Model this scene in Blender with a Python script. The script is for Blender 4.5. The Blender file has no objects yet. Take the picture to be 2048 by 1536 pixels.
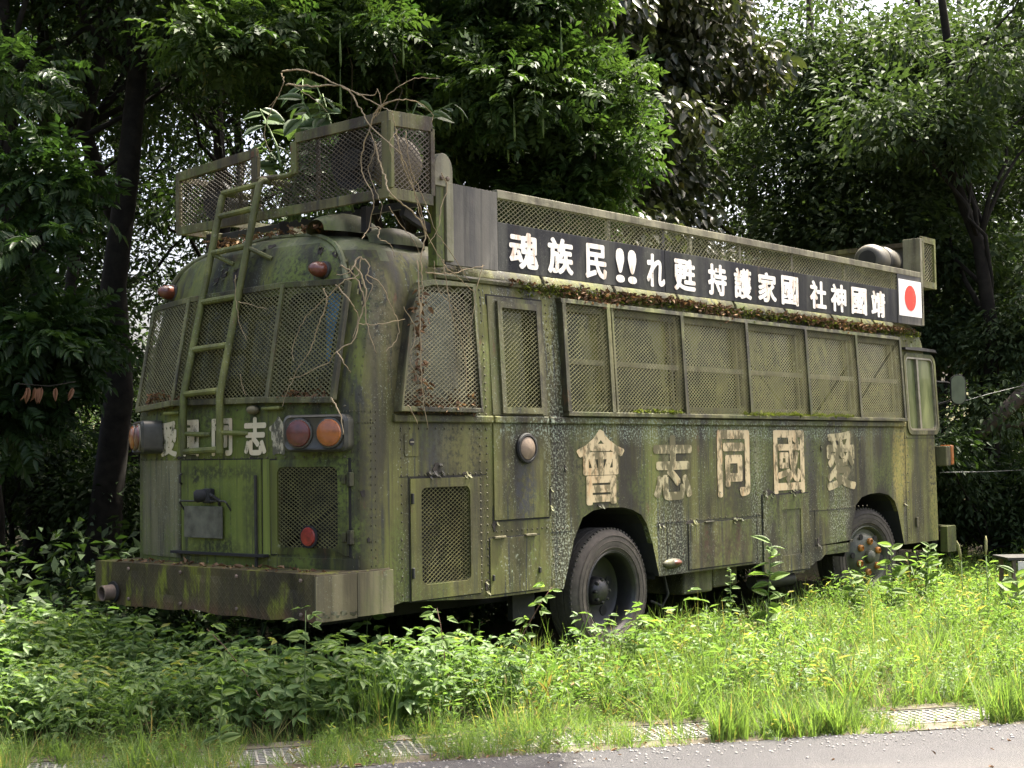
import bpy, bmesh, math, random
import numpy as np
from mathutils import Vector, Matrix

random.seed(7)
RNG = np.random.default_rng(11)
scene = bpy.context.scene
COL = scene.collection
PI = math.pi
R_ = math.radians

# ------------------------------------------------------------------ camera
CAM = Vector((-6.3263, -6.7185, 1.3393))
YAW, PITCH, ROLL = R_(40.6828), R_(2.7677), R_(-0.8603)
fw = Vector((math.cos(PITCH) * math.cos(YAW), math.cos(PITCH) * math.sin(YAW), math.sin(PITCH)))
rt = fw.cross(Vector((0, 0, 1))).normalized()
upv = rt.cross(fw)
r2 = rt * math.cos(ROLL) + upv * math.sin(ROLL)
u2 = upv * math.cos(ROLL) - rt * math.sin(ROLL)
cd = bpy.data.cameras.new('camera')
cam = bpy.data.objects.new('camera', cd)
COL.objects.link(cam)
cam.matrix_world = Matrix(((r2.x, u2.x, -fw.x, CAM.x), (r2.y, u2.y, -fw.y, CAM.y), (r2.z, u2.z, -fw.z, CAM.z), (0, 0, 0, 1)))
cd.sensor_width = 36.0
cd.lens = 36.0 * 2871.75 / 2048
cd.clip_start = 0.1
cd.clip_end = 2000
scene.camera = cam

# ------------------------------------------------------------------ world, sun, exposure
SUN_AZ, SUN_EL = -8.0, 65.0          # degrees; azimuth measured from +x towards +y
world = bpy.data.worlds.new('World')
scene.world = world
world.use_nodes = True
wn = world.node_tree
wn.nodes.clear()
sky = wn.nodes.new('ShaderNodeTexSky')
sky.sky_type = 'NISHITA'
sky.sun_disc = False
sky.sun_elevation = R_(SUN_EL)
sky.sun_rotation = R_(90 - SUN_AZ)
sky.air_density = 0.75
sky.dust_density = 9.0
sky.ozone_density = 0.3
bg = wn.nodes.new('ShaderNodeBackground')
bg.inputs['Strength'].default_value = 0.14
wo = wn.nodes.new('ShaderNodeOutputWorld')
wn.links.new(sky.outputs[0], bg.inputs[0])
wn.links.new(bg.outputs[0], wo.inputs[0])
sl = bpy.data.lights.new('sun', 'SUN')
sl.energy = 4.4
sl.angle = R_(0.6)
sl.color = (1.0, 0.94, 0.82)
so = bpy.data.objects.new('sun', sl)
COL.objects.link(so)
sd = Vector((math.cos(R_(SUN_EL)) * math.cos(R_(SUN_AZ)), math.cos(R_(SUN_EL)) * math.sin(R_(SUN_AZ)), math.sin(R_(SUN_EL))))
so.rotation_euler = sd.to_track_quat('Z', 'Y').to_euler()
so.location = (20, -20, 30)
vs = scene.view_settings
vs.view_transform = 'Standard'
vs.look = 'None'
vs.exposure = 2.2
vs.gamma = 1.0
vs.use_curve_mapping = False
scene.render.engine = 'CYCLES'
cy = scene.cycles
cy.use_denoising = True
cy.max_bounces = 7
cy.diffuse_bounces = 3
cy.glossy_bounces = 2
cy.transmission_bounces = 5
cy.transparent_max_bounces = 10
cy.sample_clamp_indirect = 6.0
cy.caustics_reflective = False
cy.caustics_refractive = False

# ------------------------------------------------------------------ node helpers
class NT:
    def __init__(s, name):
        s.m = bpy.data.materials.new(name)
        s.m.use_nodes = True
        s.t = s.m.node_tree
        s.t.nodes.clear()
        s.out = s.t.nodes.new('ShaderNodeOutputMaterial')
        s._co = None
    def n(s, kind, **kw):
        nd = s.t.nodes.new(kind)
        for k, v in kw.items():
            setattr(nd, k, v)
        return nd
    def l(s, a, b):
        s.t.links.new(a, b)
    def inp(s, sock, v):
        if hasattr(v, 'is_output'):
            s.l(v, sock)
        else:
            if sock.type == 'RGBA' and isinstance(v, (tuple, list)) and len(v) == 3:
                v = (*v, 1)
            sock.default_value = v
    def co(s):
        if s._co is None:
            s._co = s.n('ShaderNodeTexCoord').outputs['Object']
        return s._co
    def map(s, scale=(1, 1, 1), loc=(0, 0, 0), rot=(0, 0, 0)):
        m = s.n('ShaderNodeMapping')
        m.inputs['Scale'].default_value = scale
        m.inputs['Location'].default_value = loc
        m.inputs['Rotation'].default_value = rot
        s.l(s.co(), m.inputs['Vector'])
        return m.outputs[0]
    def noise(s, scale, detail=4, rough=0.55, vec=None, dist=0.0):
        n = s.n('ShaderNodeTexNoise')
        n.inputs['Scale'].default_value = scale
        n.inputs['Detail'].default_value = detail
        n.inputs['Roughness'].default_value = rough
        n.inputs['Distortion'].default_value = dist
        s.l(vec if vec is not None else s.co(), n.inputs['Vector'])
        return n.outputs['Fac']
    def vor(s, scale, vec=None, feature='F1', out='Distance', rnd=1.0):
        n = s.n('ShaderNodeTexVoronoi', feature=feature)
        n.inputs['Scale'].default_value = scale
        n.inputs['Randomness'].default_value = rnd
        s.l(vec if vec is not None else s.co(), n.inputs['Vector'])
        return n.outputs[out]
    def step(s, v, a, b):
        m = s.n('ShaderNodeMapRange', interpolation_type='SMOOTHSTEP')
        s.inp(m.inputs['Value'], v)
        m.inputs['From Min'].default_value = a
        m.inputs['From Max'].default_value = b
        return m.outputs[0]
    def lin(s, v, a, b, c=0.0, d=1.0):
        m = s.n('ShaderNodeMapRange')
        s.inp(m.inputs['Value'], v)
        for k, x in zip(('From Min', 'From Max', 'To Min', 'To Max'), (a, b, c, d)):
            m.inputs[k].default_value = x
        return m.outputs[0]
    def math(s, op, a, b=0.0, clamp=False):
        m = s.n('ShaderNodeMath', operation=op, use_clamp=clamp)
        s.inp(m.inputs[0], a)
        s.inp(m.inputs[1], b)
        return m.outputs[0]
    def mul(s, *a):
        r = a[0]
        for x in a[1:]:
            r = s.math('MULTIPLY', r, x)
        return r
    def mix(s, f, a, b, mode='MIX'):
        m = s.n('ShaderNodeMix', data_type='RGBA', blend_type=mode)
        s.inp(m.inputs[0], f)
        s.inp(m.inputs[6], a)
        s.inp(m.inputs[7], b)
        return m.outputs[2]
    def ramp(s, v, *stops):
        r = s.n('ShaderNodeValToRGB')
        e = r.color_ramp.elements
        while len(e) < len(stops):
            e.new(0.5)
        for el, (p, c) in zip(e, stops):
            el.position = p
            el.color = (*c, 1)
        s.l(v, r.inputs[0])
        return r.outputs[0]
    def xyz(s):
        n = s.n('ShaderNodeSeparateXYZ')
        s.l(s.co(), n.inputs[0])
        return n.outputs
    def bump(s, h, strength=0.3, dist=0.01):
        b = s.n('ShaderNodeBump')
        b.inputs['Strength'].default_value = strength
        b.inputs['Distance'].default_value = dist
        s.l(h, b.inputs['Height'])
        return b.outputs[0]
    def pbr(s, color, rough=0.6, metal=0.0, normal=None, spec=0.5, **kw):
        p = s.n('ShaderNodeBsdfPrincipled')
        s.inp(p.inputs['Base Color'], color)
        s.inp(p.inputs['Roughness'], rough)
        s.inp(p.inputs['Metallic'], metal)
        p.inputs['Specular IOR Level'].default_value = spec
        for k, v in kw.items():
            s.inp(p.inputs[k], v)
        if normal is not None:
            s.l(normal, p.inputs['Normal'])
        s.l(p.outputs[0], s.out.inputs[0])
        return p

M = {}

def paint(name, a, b, c, lichen=0.5, moss=0.0, rust=0.15, drip=0.5, rough=0.62, spec=0.35, big=1.0, stains=()):
    """weathered coach paint: three tones in vertical runs, black drips, lichen specks, rust and moss"""
    t = NT(name)
    st = t.map((7, 7, 0.45))
    st2 = t.map((19, 19, 0.9), (3, 1, 2))
    n1 = t.noise(1.0, 6, 0.62, st)
    n2 = t.noise(1.0, 5, 0.6, st2)
    bl = t.noise(1.1 * big, 5, 0.6, dist=0.4)
    v = t.math('ADD', t.mul(n1, 0.55), t.mul(bl, 0.45))
    col = t.ramp(v, (0.415, a), (0.50, b), (0.60, c))
    # broad pale and dark runs
    n3 = t.noise(1.0, 3, 0.5, t.map((3.2, 3.2, 0.12), (9, 4, 1)))
    col = t.mix(t.mul(t.step(n3, 0.53, 0.68), 0.6), col, tuple(x * 1.55 for x in c))
    col = t.mix(t.mul(t.step(n3, 0.46, 0.34), 0.6), col, tuple(x * 0.7 for x in a))
    if drip:
        n4 = t.noise(1.0, 4, 0.6, t.map((34, 34, 0.55), (6, 3, 5)))
        d = t.mul(t.math('MAXIMUM', t.step(n2, 0.54, 0.64), t.mul(t.step(n4, 0.56, 0.66), 0.8)), t.step(bl, 0.34, 0.55), drip)
        col = t.mix(d, col, (0.022, 0.023, 0.022))
    if moss:
        X, Y, Z = t.xyz()
        mm = t.step(t.noise(2.3, 6, 0.65, t.map((1, 1, 0.45), (5, 2, 7))), 0.47, 0.62)
        mm = t.mul(mm, t.step(t.noise(38, 3, 0.6), 0.3, 0.6))
        col = t.mix(t.mul(mm, moss), col, (0.10, 0.135, 0.022))
    if lichen:
        sp = t.step(t.noise(75, 3, 0.65), 0.585, 0.66)
        patch = t.step(t.noise(2.0, 4, 0.6, t.map((1.6, 1.6, 0.4), (1, 8, 3))), 0.47, 0.64)
        sp2 = t.mul(t.step(t.noise(32, 4, 0.7), 0.60, 0.66), t.step(bl, 0.5, 0.62))
        lm = t.math('MAXIMUM', t.mul(sp, patch), sp2)
        col = t.mix(t.mul(lm, lichen), col, (0.30, 0.33, 0.25))
    if rust:
        rm = t.mul(t.step(t.noise(5, 6, 0.7, t.map((1, 1, 0.5), (2, 2, 2))), 0.62, 0.70), rust * 3)
        col = t.mix(rm, col, (0.12, 0.055, 0.028))
    if stains:
        X, Y, Z = t.xyz()
        wob = t.math('SUBTRACT', t.noise(1.0, 5, 0.65, t.map((6, 6, 1.2), (1, 6, 2))), 0.5)
        fine = t.step(t.noise(28, 4, 0.65), 0.36, 0.58)
        for axn, cu, cz, ru, rz, colr, stg, speck in stains:
            du = t.mul(t.math('SUBTRACT', X if axn == 'x' else Y, cu), 1.0 / ru)
            dz = t.mul(t.math('SUBTRACT', Z, cz), 1.0 / rz)
            r = t.math('SQRT', t.math('ADD', t.mul(du, du), t.mul(dz, dz)))
            r = t.math('ADD', r, t.mul(wob, 2.2))
            mk = t.mul(t.step(r, 1.15, 0.35), stg)
            if speck: mk = t.mul(mk, t.step(t.noise(55, 3, 0.7), 0.5, 0.62))
            else: mk = t.mul(mk, fine)
            col = t.mix(mk, col, colr)
    h = t.math('ADD', t.mul(t.noise(60, 4, 0.7), 0.5), t.mul(bl, 5.0))
    ro = t.lin(n1, 0.3, 0.7, rough - 0.12, rough + 0.15)
    t.pbr(col, ro, 0.0, t.bump(h, 0.4, 0.006), spec)
    M[name] = t.m
    return t

OL_A, OL_B, OL_C = (0.040, 0.036, 0.022), (0.075, 0.070, 0.036), (0.115, 0.112, 0.055)
paint('side_paint', (0.013, 0.012, 0.006), (0.043, 0.040, 0.014), (0.112, 0.113, 0.030), lichen=0.8, moss=0.55, rust=0.28, drip=0.9, stains=[
    *[('x', px_, 1.33, .045, .30, (0.012, 0.012, 0.010), .8, 0) for px_ in (2.66, 3.68, 4.69, 5.76, 6.77, 7.78)], *[('x', px_ + .22, 1.30, .07, .32, (0.17, 0.17, 0.09), .55, 0) for px_ in (2.2, 3.2, 4.6, 5.5, 6.4)], ('x', 3.98, .62, .04, .16, (0.075, 0.035, 0.018), .8, 0), ('x', 4.47, .60, .05, .18, (0.07, 0.034, 0.018), .8, 0), ('x', 2.6, .98, .5, .10, (0.015, 0.014, 0.010), .7, 0),
    ('x', 7.70, 1.15, .22, .60, (0.24, 0.20, 0.05), .8, 0), ('x', 8.52, .85, .20, .75, (0.20, 0.19, 0.05), .8, 0), ('x', 8.2, 1.2, .2, .5, (0.05, 0.055, 0.02), .7, 0),
    ('x', .72, 1.36, .16, .28, (0.030, 0.033, 0.036), .75, 0), ('x', 1.60, 1.06, .13, .26, (0.024, 0.026, 0.032), .9, 0), ('x', 1.42, 1.1, .05, .4, (0.028, 0.024, 0.014), .7, 0),
    ('x', .95, 1.38, .3, .24, (0.12, 0.115, 0.035), .7, 0), ('x', 2.03, .62, .16, .5, (0.34, 0.37, 0.28), .9, 1), ('x', 2.0, 1.5, .2, 1.2, (0.30, 0.33, 0.24), .7, 1),
    ('x', 3.4, .6, .35, .5, (0.33, 0.36, 0.27), .75, 1), ('x', 3.0, 1.52, 1.8, .12, (0.30, 0.36, 0.28), .9, 1), ('x', 5.3, 1.5, 2.2, .10, (0.30, 0.36, 0.28), .8, 1), ('x', 4.85, .9, .2, .7, (0.32, 0.35, 0.27), .7, 1), ('x', 6.35, .7, .3, .5, (0.33, 0.36, 0.27), .7, 1),
    ('x', 2.75, 1.1, .25, .35, (0.026, 0.022, 0.014), .6, 0), ('x', 4.4, 1.05, .35, .4, (0.030, 0.022, 0.018), .6, 0), ('x', 5.75, 1.2, .15, .4, (0.028, 0.026, 0.03), .7, 0), ('x', 4.3, .5, .5, .2, (0.045, 0.030, 0.018), .7, 0),
    ('x', .25, 2.2, .25, .5, (0.16, 0.14, 0.07), .5, 0), ('x', .1, 1.2, .12, .9, (0.034, 0.032, 0.022), .6, 0), ('x', 2.3, 1.3, .12, .5, (0.10, 0.10, 0.035), .7, 0), ('x', 7.0, 1.2, .15, .5, (0.09, 0.095, 0.05), .7, 0)])
paint('rear_paint', (0.009, 0.009, 0.005), (0.030, 0.032, 0.010), (0.105, 0.120, 0.022), lichen=0.35, moss=0.95, rust=0.1, drip=0.85, stains=[
    ('y', 1.2, 1.55, .45, .22, (0.09, 0.125, 0.02), .8, 0), ('y', 1.2, 2.72, .18, .22, (0.10, 0.115, 0.03), .7, 0), ('y', .8, 2.72, .14, .22, (0.085, 0.10, 0.03), .7, 0), ('y', 1.75, 2.62, .16, .2, (0.09, 0.11, 0.03), .7, 0), ('y', .35, 2.7, .15, .25, (0.035, 0.034, 0.02), .7, 0)])
paint('rear_panel_grey', (0.034, 0.032, 0.018), (0.075, 0.070, 0.040), (0.13, 0.125, 0.07), lichen=0.8, moss=0.6, rust=0.15, drip=0.9, big=2.2)
paint('rear_panel_moss', (0.05, 0.062, 0.016), (0.09, 0.115, 0.022), (0.14, 0.17, 0.032), lichen=0.15, moss=0.9, rust=0.05, drip=0.8, stains=[
    ('y', 1.3, 1.24, .5, .07, (0.030, 0.035, 0.014), .8, 0), ('y', 1.5, 1.22, .06, .12, (0.012, 0.012, 0.010), .9, 0), ('y', 1.25, .72, .3, .1, (0.012, 0.012, 0.010), .8, 0), ('y', .9, 1.0, .1, .4, (0.05, 0.06, 0.02), .6, 0)])
paint('hatch_paint', (0.034, 0.031, 0.012), (0.082, 0.079, 0.024), (0.140, 0.142, 0.036), lichen=0.25, moss=0.35, rust=0.2, drip=0.55)
paint('frame_paint', (0.020, 0.018, 0.011), (0.048, 0.045, 0.022), (0.115, 0.112, 0.05), lichen=0.6, moss=0.4, rust=0.15, drip=0.5, big=3)
paint('ladder_paint', (0.055, 0.058, 0.018), (0.095, 0.105, 0.028), (0.15, 0.16, 0.045), lichen=0.5, moss=0.5, rust=0.3, drip=0.35, big=4)
paint('rack_paint', (0.036, 0.024, 0.015), (0.068, 0.054, 0.026), (0.13, 0.125, 0.05), lichen=0.5, moss=0.5, rust=1.1, drip=0.7, big=4)
paint('bumper_side', (0.055, 0.045, 0.024), (0.10, 0.088, 0.046), (0.15, 0.135, 0.075), lichen=0.3, moss=0.25, rust=0.35, drip=0.4)
paint('rail_paint', (0.085, 0.075, 0.05), (0.14, 0.13, 0.085), (0.21, 0.20, 0.13), lichen=0.3, moss=0.2, rust=0.2, drip=0.4, big=3)
paint('banner_left', (0.030, 0.031, 0.033), (0.062, 0.060, 0.054), (0.125, 0.118, 0.098), lichen=0.1, moss=0.0, rust=0.1, drip=0.55)
paint('banner_black', (0.006, 0.007, 0.010), (0.013, 0.014, 0.018), (0.055, 0.056, 0.048), lichen=0.15, moss=0.05, rust=0.12, drip=0.6, rough=0.65, spec=0.2)
paint('roof_paint', (0.05, 0.055, 0.035), (0.10, 0.11, 0.05), (0.16, 0.165, 0.095), lichen=0.3, moss=0.6, rust=0.1, drip=0.5)

def tread_plate():
    t = NT('tread_plate')
    n1 = t.noise(1.0, 6, 0.65, t.map((6, 6, 0.8)))
    bl = t.noise(1.6, 5, 0.6)
    col = t.ramp(t.math('ADD', t.mul(n1, 0.5), t.mul(bl, 0.5)), (0.36, (0.022, 0.018, 0.011)), (0.5, (0.055, 0.045, 0.022)), (0.62, (0.095, 0.078, 0.034)))
    mm = t.mul(t.step(t.noise(1.0, 6, 0.7, t.map((7, 7, 1.6), (4, 4, 4))), 0.49, 0.62), t.step(bl, 0.36, 0.48))
    col = t.mix(t.mul(mm, 0.95), col, (0.16, 0.175, 0.024))
    X, Y, Z = t.xyz()
    col = t.mix(t.mul(t.step(Z, 0.42, 0.32), 0.6, t.step(n1, 0.35, 0.6)), col, (0.11, 0.05, 0.028))
    # checker lozenges: two sets of short diagonal bars
    def loz(rot, off):
        v = t.map((1, 1, 1), off, (rot, 0, 0))
        s = t.n('ShaderNodeSeparateXYZ'); t.l(v, s.inputs[0])
        a = t.math('ABSOLUTE', t.math('SUBTRACT', t.math('FRACT', t.mul(s.outputs[1], 22)), 0.5))
        b = t.math('ABSOLUTE', t.math('SUBTRACT', t.math('FRACT', t.mul(s.outputs[2], 22)), 0.5))
        return t.mul(t.step(a, 0.16, 0.06), t.step(b, 0.42, 0.3))
    h = t.math('MAXIMUM', loz(R_(45), (0, 0, 0)), loz(R_(-45), (0, 0.02, 0.01)))
    hh = t.math('ADD', h, t.mul(t.noise(50, 4), 0.5))
    t.pbr(col, 0.6, 0.0, t.bump(hh, 0.3, 0.006), 0.3)
    M['tread_plate'] = t.m

def simple(name, col, rough=0.6, metal=0.0, var=0.35, scale=14, bump=0.2, spec=0.5, **kw):
    t = NT(name)
    n = t.noise(scale, 5, 0.6)
    c2 = tuple(x * (1 + var) for x in col)
    c1 = tuple(x * (1 - var) for x in col)
    c = t.ramp(n, (0.3, c1), (0.7, c2))
    t.pbr(c, rough, metal, t.bump(n, bump, 0.004), spec, **kw)
    M[name] = t.m

tread_plate()
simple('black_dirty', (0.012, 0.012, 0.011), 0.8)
simple('bare_metal', (0.026, 0.021, 0.016), 0.8, 0.1, 0.6, 25, 0.6)
simple('dark_steel', (0.035, 0.034, 0.03), 0.6, 0.3)
simple('screen_wire', (0.095, 0.092, 0.034), 0.6, 0.1, 0.4, 9)
simple('screen_wire_pale', (0.15, 0.14, 0.075), 0.6, 0.1, 0.4, 9)
simple('screen_wire_dark', (0.060, 0.046, 0.026), 0.6, 0.1, 0.45, 9)
simple('rivet', (0.075, 0.07, 0.038), 0.5, 0.2)
simple('seam_dark', (0.010, 0.010, 0.008), 0.9)
simple('tyre_rubber', (0.070, 0.061, 0.050), 0.8, 0, 0.3, 20, 0.3, 0.3)
simple('tyre_tread', (0.050, 0.045, 0.037), 0.9, 0, 0.3, 20)
simple('rim_black', (0.012, 0.012, 0.011), 0.45, 0.2)
simple('hub_steel', (0.045, 0.044, 0.042), 0.4, 0.5)
simple('hub_green', (0.055, 0.06, 0.035), 0.5, 0.1)
simple('nut_orange', (0.40, 0.17, 0.03), 0.6)
simple('chrome_old', (0.30, 0.28, 0.22), 0.35, 0.7, 0.3)
simple('lens_red', (0.085, 0.018, 0.011), 0.35, 0, 0.3, 20, 0.1, 0.5, **{'Coat Weight': 0.4})
simple('lens_amber', (0.26, 0.078, 0.013), 0.3, 0, 0.3, 20, 0.1, 0.5, **{'Coat Weight': 0.4})
simple('lens_brown', (0.10, 0.028, 0.015), 0.3, 0, 0.35, 20, 0.1, 0.5, **{'Coat Weight': 0.3})
simple('reflector_red', (0.20, 0.018, 0.012), 0.35, 0, 0.5, 30)
simple('lamp_housing', (0.045, 0.045, 0.034), 0.4, 0.1, 0.5, 10)
simple('mirror_glass', (0.10, 0.12, 0.07), 0.35, 0.0, 0.3, 8)
simple('plate_dirty', (0.085, 0.085, 0.062), 0.6, 0, 0.6, 9, 0.4)
simple('porthole_lens', (0.17, 0.125, 0.085), 0.55, 0, 0.4, 12)
simple('horn_grey', (0.085, 0.080, 0.062), 0.5, 0.2, 0.45, 7)
simple('horn_tan', (0.22, 0.185, 0.12), 0.6, 0.1, 0.4, 6)
simple('bark_dark', (0.015, 0.013, 0.010), 0.95, 0, 0.5, 9, 0.9, 0.2)
simple('bark_grey', (0.040, 0.035, 0.027), 0.95, 0, 0.5, 9, 0.9, 0.2)
simple('vine_dry', (0.30, 0.235, 0.14), 0.8, 0, 0.35, 12, 0.4, 0.3)
simple('vine_brown', (0.15, 0.10, 0.06), 0.85, 0, 0.35, 12, 0.4, 0.3)
simple('stem_green', (0.09, 0.14, 0.04), 0.7, 0, 0.3)
simple('stem_red', (0.10, 0.05, 0.03), 0.7, 0, 0.3)
simple('wire_grey', (0.16, 0.16, 0.15), 0.5, 0.3, 0.2)
simple('blue_sheet', (0.06, 0.19, 0.33), 0.5, 0, 0.5, 16)
simple('seed_straw', (0.28, 0.27, 0.12), 0.9, 0, 0.3, 30)
simple('timber_grey', (0.07, 0.055, 0.042), 0.9, 0, 0.5, 8, 0.6)
simple('steel_rusty', (0.16, 0.12, 0.09), 0.7, 0.2, 0.5, 10)
simple('sign_white', (0.6, 0.58, 0.52), 0.6, 0, 0.15)
simple('sign_red', (0.42, 0.06, 0.02), 0.6, 0, 0.2)
simple('curtain_pale', (0.40, 0.38, 0.31), 0.9, 0, 0.3, 5)
simple('curtain_olive', (0.17, 0.16, 0.055), 0.9, 0, 0.4, 4)
simple('grate_steel', (0.30, 0.29, 0.26), 0.5, 0.35, 0.3, 12)
simple('stone_grey', (0.26, 0.25, 0.23), 0.9, 0, 0.4, 18, 0.6)
simple('moss_clump', (0.085, 0.105, 0.022), 0.95, 0, 0.5, 22, 0.8, 0.1)

def letters(name, col, ground, keep, rust=0.3, scale=5.0):
    t = NT(name)
    n = t.noise(scale, 6, 0.7, t.map((1, 1, 0.55), (3, 7, 1)))
    f = t.step(n, keep - 0.05, keep + 0.06)
    sp = t.step(t.noise(70, 3, 0.6), 0.56, 0.64)
    c = t.mix(t.mul(t.step(t.noise(6, 5, 0.65, t.map((2.5, 2.5, 0.5), (1, 1, 1))), 0.5, 0.68), rust), col, (0.42, 0.20, 0.07))
    c = t.mix(t.mul(f, 0.88), c, ground)
    c = t.mix(t.mul(sp, t.step(n, 0.45, 0.6), 0.6), c, tuple(x * 1.6 for x in ground))
    t.pbr(c, 0.6, 0, None, 0.3)
    M[name] = t.m
letters('letter_white', (0.80, 0.78, 0.72), (0.20, 0.15, 0.09), 0.64, 0.55, 9)
letters('letter_cream', (0.55, 0.45, 0.27), (0.085, 0.076, 0.036), 0.52, 0.5, 7)
letters('letter_faint', (0.44, 0.39, 0.23), (0.075, 0.07, 0.032), 0.475, 0.3, 7)
letters('letter_rear', (0.56, 0.50, 0.34), (0.07, 0.07, 0.04), 0.60, 0.2, 11)
letters('letter_rear_worn', (0.40, 0.37, 0.26), (0.045, 0.045, 0.03), 0.46, 0.1, 22)
letters('flag_white', (0.80, 0.79, 0.76), (0.38, 0.37, 0.34), 0.66, 0.10, 7)
letters('flag_red', (0.58, 0.05, 0.035), (0.45, 0.15, 0.12), 0.68, 0.1, 9)

def dirty_glass(name, film, film2, clear, gloss=0.08):
    t = NT(name)
    n = t.noise(1.0, 5, 0.6, t.map((3.0, 3.0, 0.9), (2, 5, 1)))
    n2 = t.noise(26, 4, 0.7)
    col = t.mix(t.step(n, 0.42, 0.62), film, film2)
    col = t.mix(t.mul(t.step(n2, 0.58, 0.7), 0.5), col, (0.14, 0.15, 0.08))
    d = t.n('ShaderNodeBsdfDiffuse'); t.l(col, d.inputs[0])
    tr = t.n('ShaderNodeBsdfTransparent'); tr.inputs[0].default_value = (0.75, 0.8, 0.7, 1)
    g = t.n('ShaderNodeBsdfGlossy'); g.inputs['Roughness'].default_value = gloss
    g.inputs[0].default_value = (0.9, 0.92, 0.9, 1)
    m1 = t.n('ShaderNodeMixShader')
    t.l(t.lin(n, 0.35, 0.65, clear, clear * 0.3), m1.inputs[0])
    t.l(d.outputs[0], m1.inputs[1]); t.l(tr.outputs[0], m1.inputs[2])
    fr = t.n('ShaderNodeFresnel'); fr.inputs[0].default_value = 1.45
    m2 = t.n('ShaderNodeMixShader')
    t.l(t.mul(fr.outputs[0], 0.7), m2.inputs[0]); t.l(m1.outputs[0], m2.inputs[1]); t.l(g.outputs[0], m2.inputs[2])
    t.l(m2.outputs[0], t.out.inputs[0])
    M[name] = t.m
dirty_glass('glass_side', (0.020, 0.025, 0.008), (0.100, 0.105, 0.028), 0.25)
dirty_glass('glass_rear', (0.030, 0.032, 0.010), (0.075, 0.07, 0.022), 0.4)
dirty_glass('glass_pale', (0.12, 0.115, 0.085), (0.2, 0.19, 0.14), 0.65)
dirty_glass('glass_driver', (0.09, 0.11, 0.045), (0.18, 0.20, 0.09), 0.08, 0.2)

def leafmat(name, dark, light, trans=0.45, rough=0.45, spec=0.35, yellow=None, tcol=None, brown=None):
    t = NT(name)
    a = t.n('ShaderNodeAttribute', attribute_name='tint')
    c = t.mix(a.outputs['Fac'], dark, light)
    if yellow:
        c = t.mix(t.mul(t.step(a.outputs['Fac'], 0.985, 0.998), 0.9), c, yellow)
    if brown:
        c = t.mix(t.mul(t.step(a.outputs['Fac'], 0.05, 0.02), 0.9), c, brown)
    p = t.n('ShaderNodeBsdfPrincipled')
    t.l(c, p.inputs['Base Color'])
    p.inputs['Roughness'].default_value = rough
    p.inputs['Specular IOR Level'].default_value = spec
    tl = t.n('ShaderNodeBsdfTranslucent')
    tc = t.mix(1.0, c, tcol or (1.22, 1.35, 0.6), 'MULTIPLY')
    t.l(tc, tl.inputs[0])
    mx = t.n('ShaderNodeMixShader')
    mx.inputs[0].default_value = trans
    t.l(p.outputs[0], mx.inputs[1]); t.l(tl.outputs[0], mx.inputs[2])
    t.l(mx.outputs[0], t.out.inputs[0])
    M[name] = t.m
leafmat('leaf_forest', (0.018, 0.034, 0.011), (0.046, 0.075, 0.025), 0.32, 0.55, 0.2)
leafmat('leaf_forest_grey', (0.030, 0.050, 0.022), (0.062, 0.090, 0.038), 0.3, 0.6, 0.15)
leafmat('leaf_evergreen', (0.026, 0.036, 0.016), (0.070, 0.078, 0.034), 0.25, 0.38, 0.45, (0.20, 0.16, 0.05))
leafmat('leaf_wisteria', (0.022, 0.046, 0.014), (0.068, 0.108, 0.030), 0.40, 0.5, 0.2, (0.16, 0.17, 0.05))
leafmat('leaf_spray', (0.022, 0.048, 0.016), (0.05, 0.09, 0.028), 0.45, 0.42, 0.3)
leafmat('leaf_big', (0.032, 0.062, 0.024), (0.075, 0.115, 0.045), 0.3, 0.45, 0.3, (0.25, 0.24, 0.08))
leafmat('leaf_weed', (0.062, 0.115, 0.032), (0.155, 0.225, 0.075), 0.5, 0.5, 0.3, (0.28, 0.25, 0.08), brown=(0.16, 0.12, 0.05))
leafmat('leaf_weed_deep', (0.075, 0.135, 0.042), (0.16, 0.235, 0.08), 0.45, 0.5, 0.3, (0.25, 0.25, 0.06))
leafmat('leaf_grass', (0.075, 0.125, 0.034), (0.165, 0.235, 0.07), 0.5, 0.55, 0.2, (0.32, 0.27, 0.12), brown=(0.20, 0.15, 0.07))
leafmat('leaf_dead', (0.075, 0.042, 0.022), (0.24, 0.15, 0.08), 0.2, 0.7, 0.2, None, (1, 0.9, 0.7))
leafmat('leaf_pink', (0.30, 0.15, 0.09), (0.42, 0.24, 0.15), 0.3, 0.7, 0.2, None, (1, 0.9, 0.7))
leafmat('leaf_moss', (0.05, 0.06, 0.014), (0.12, 0.14, 0.03), 0.3, 0.8, 0.1)

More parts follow.
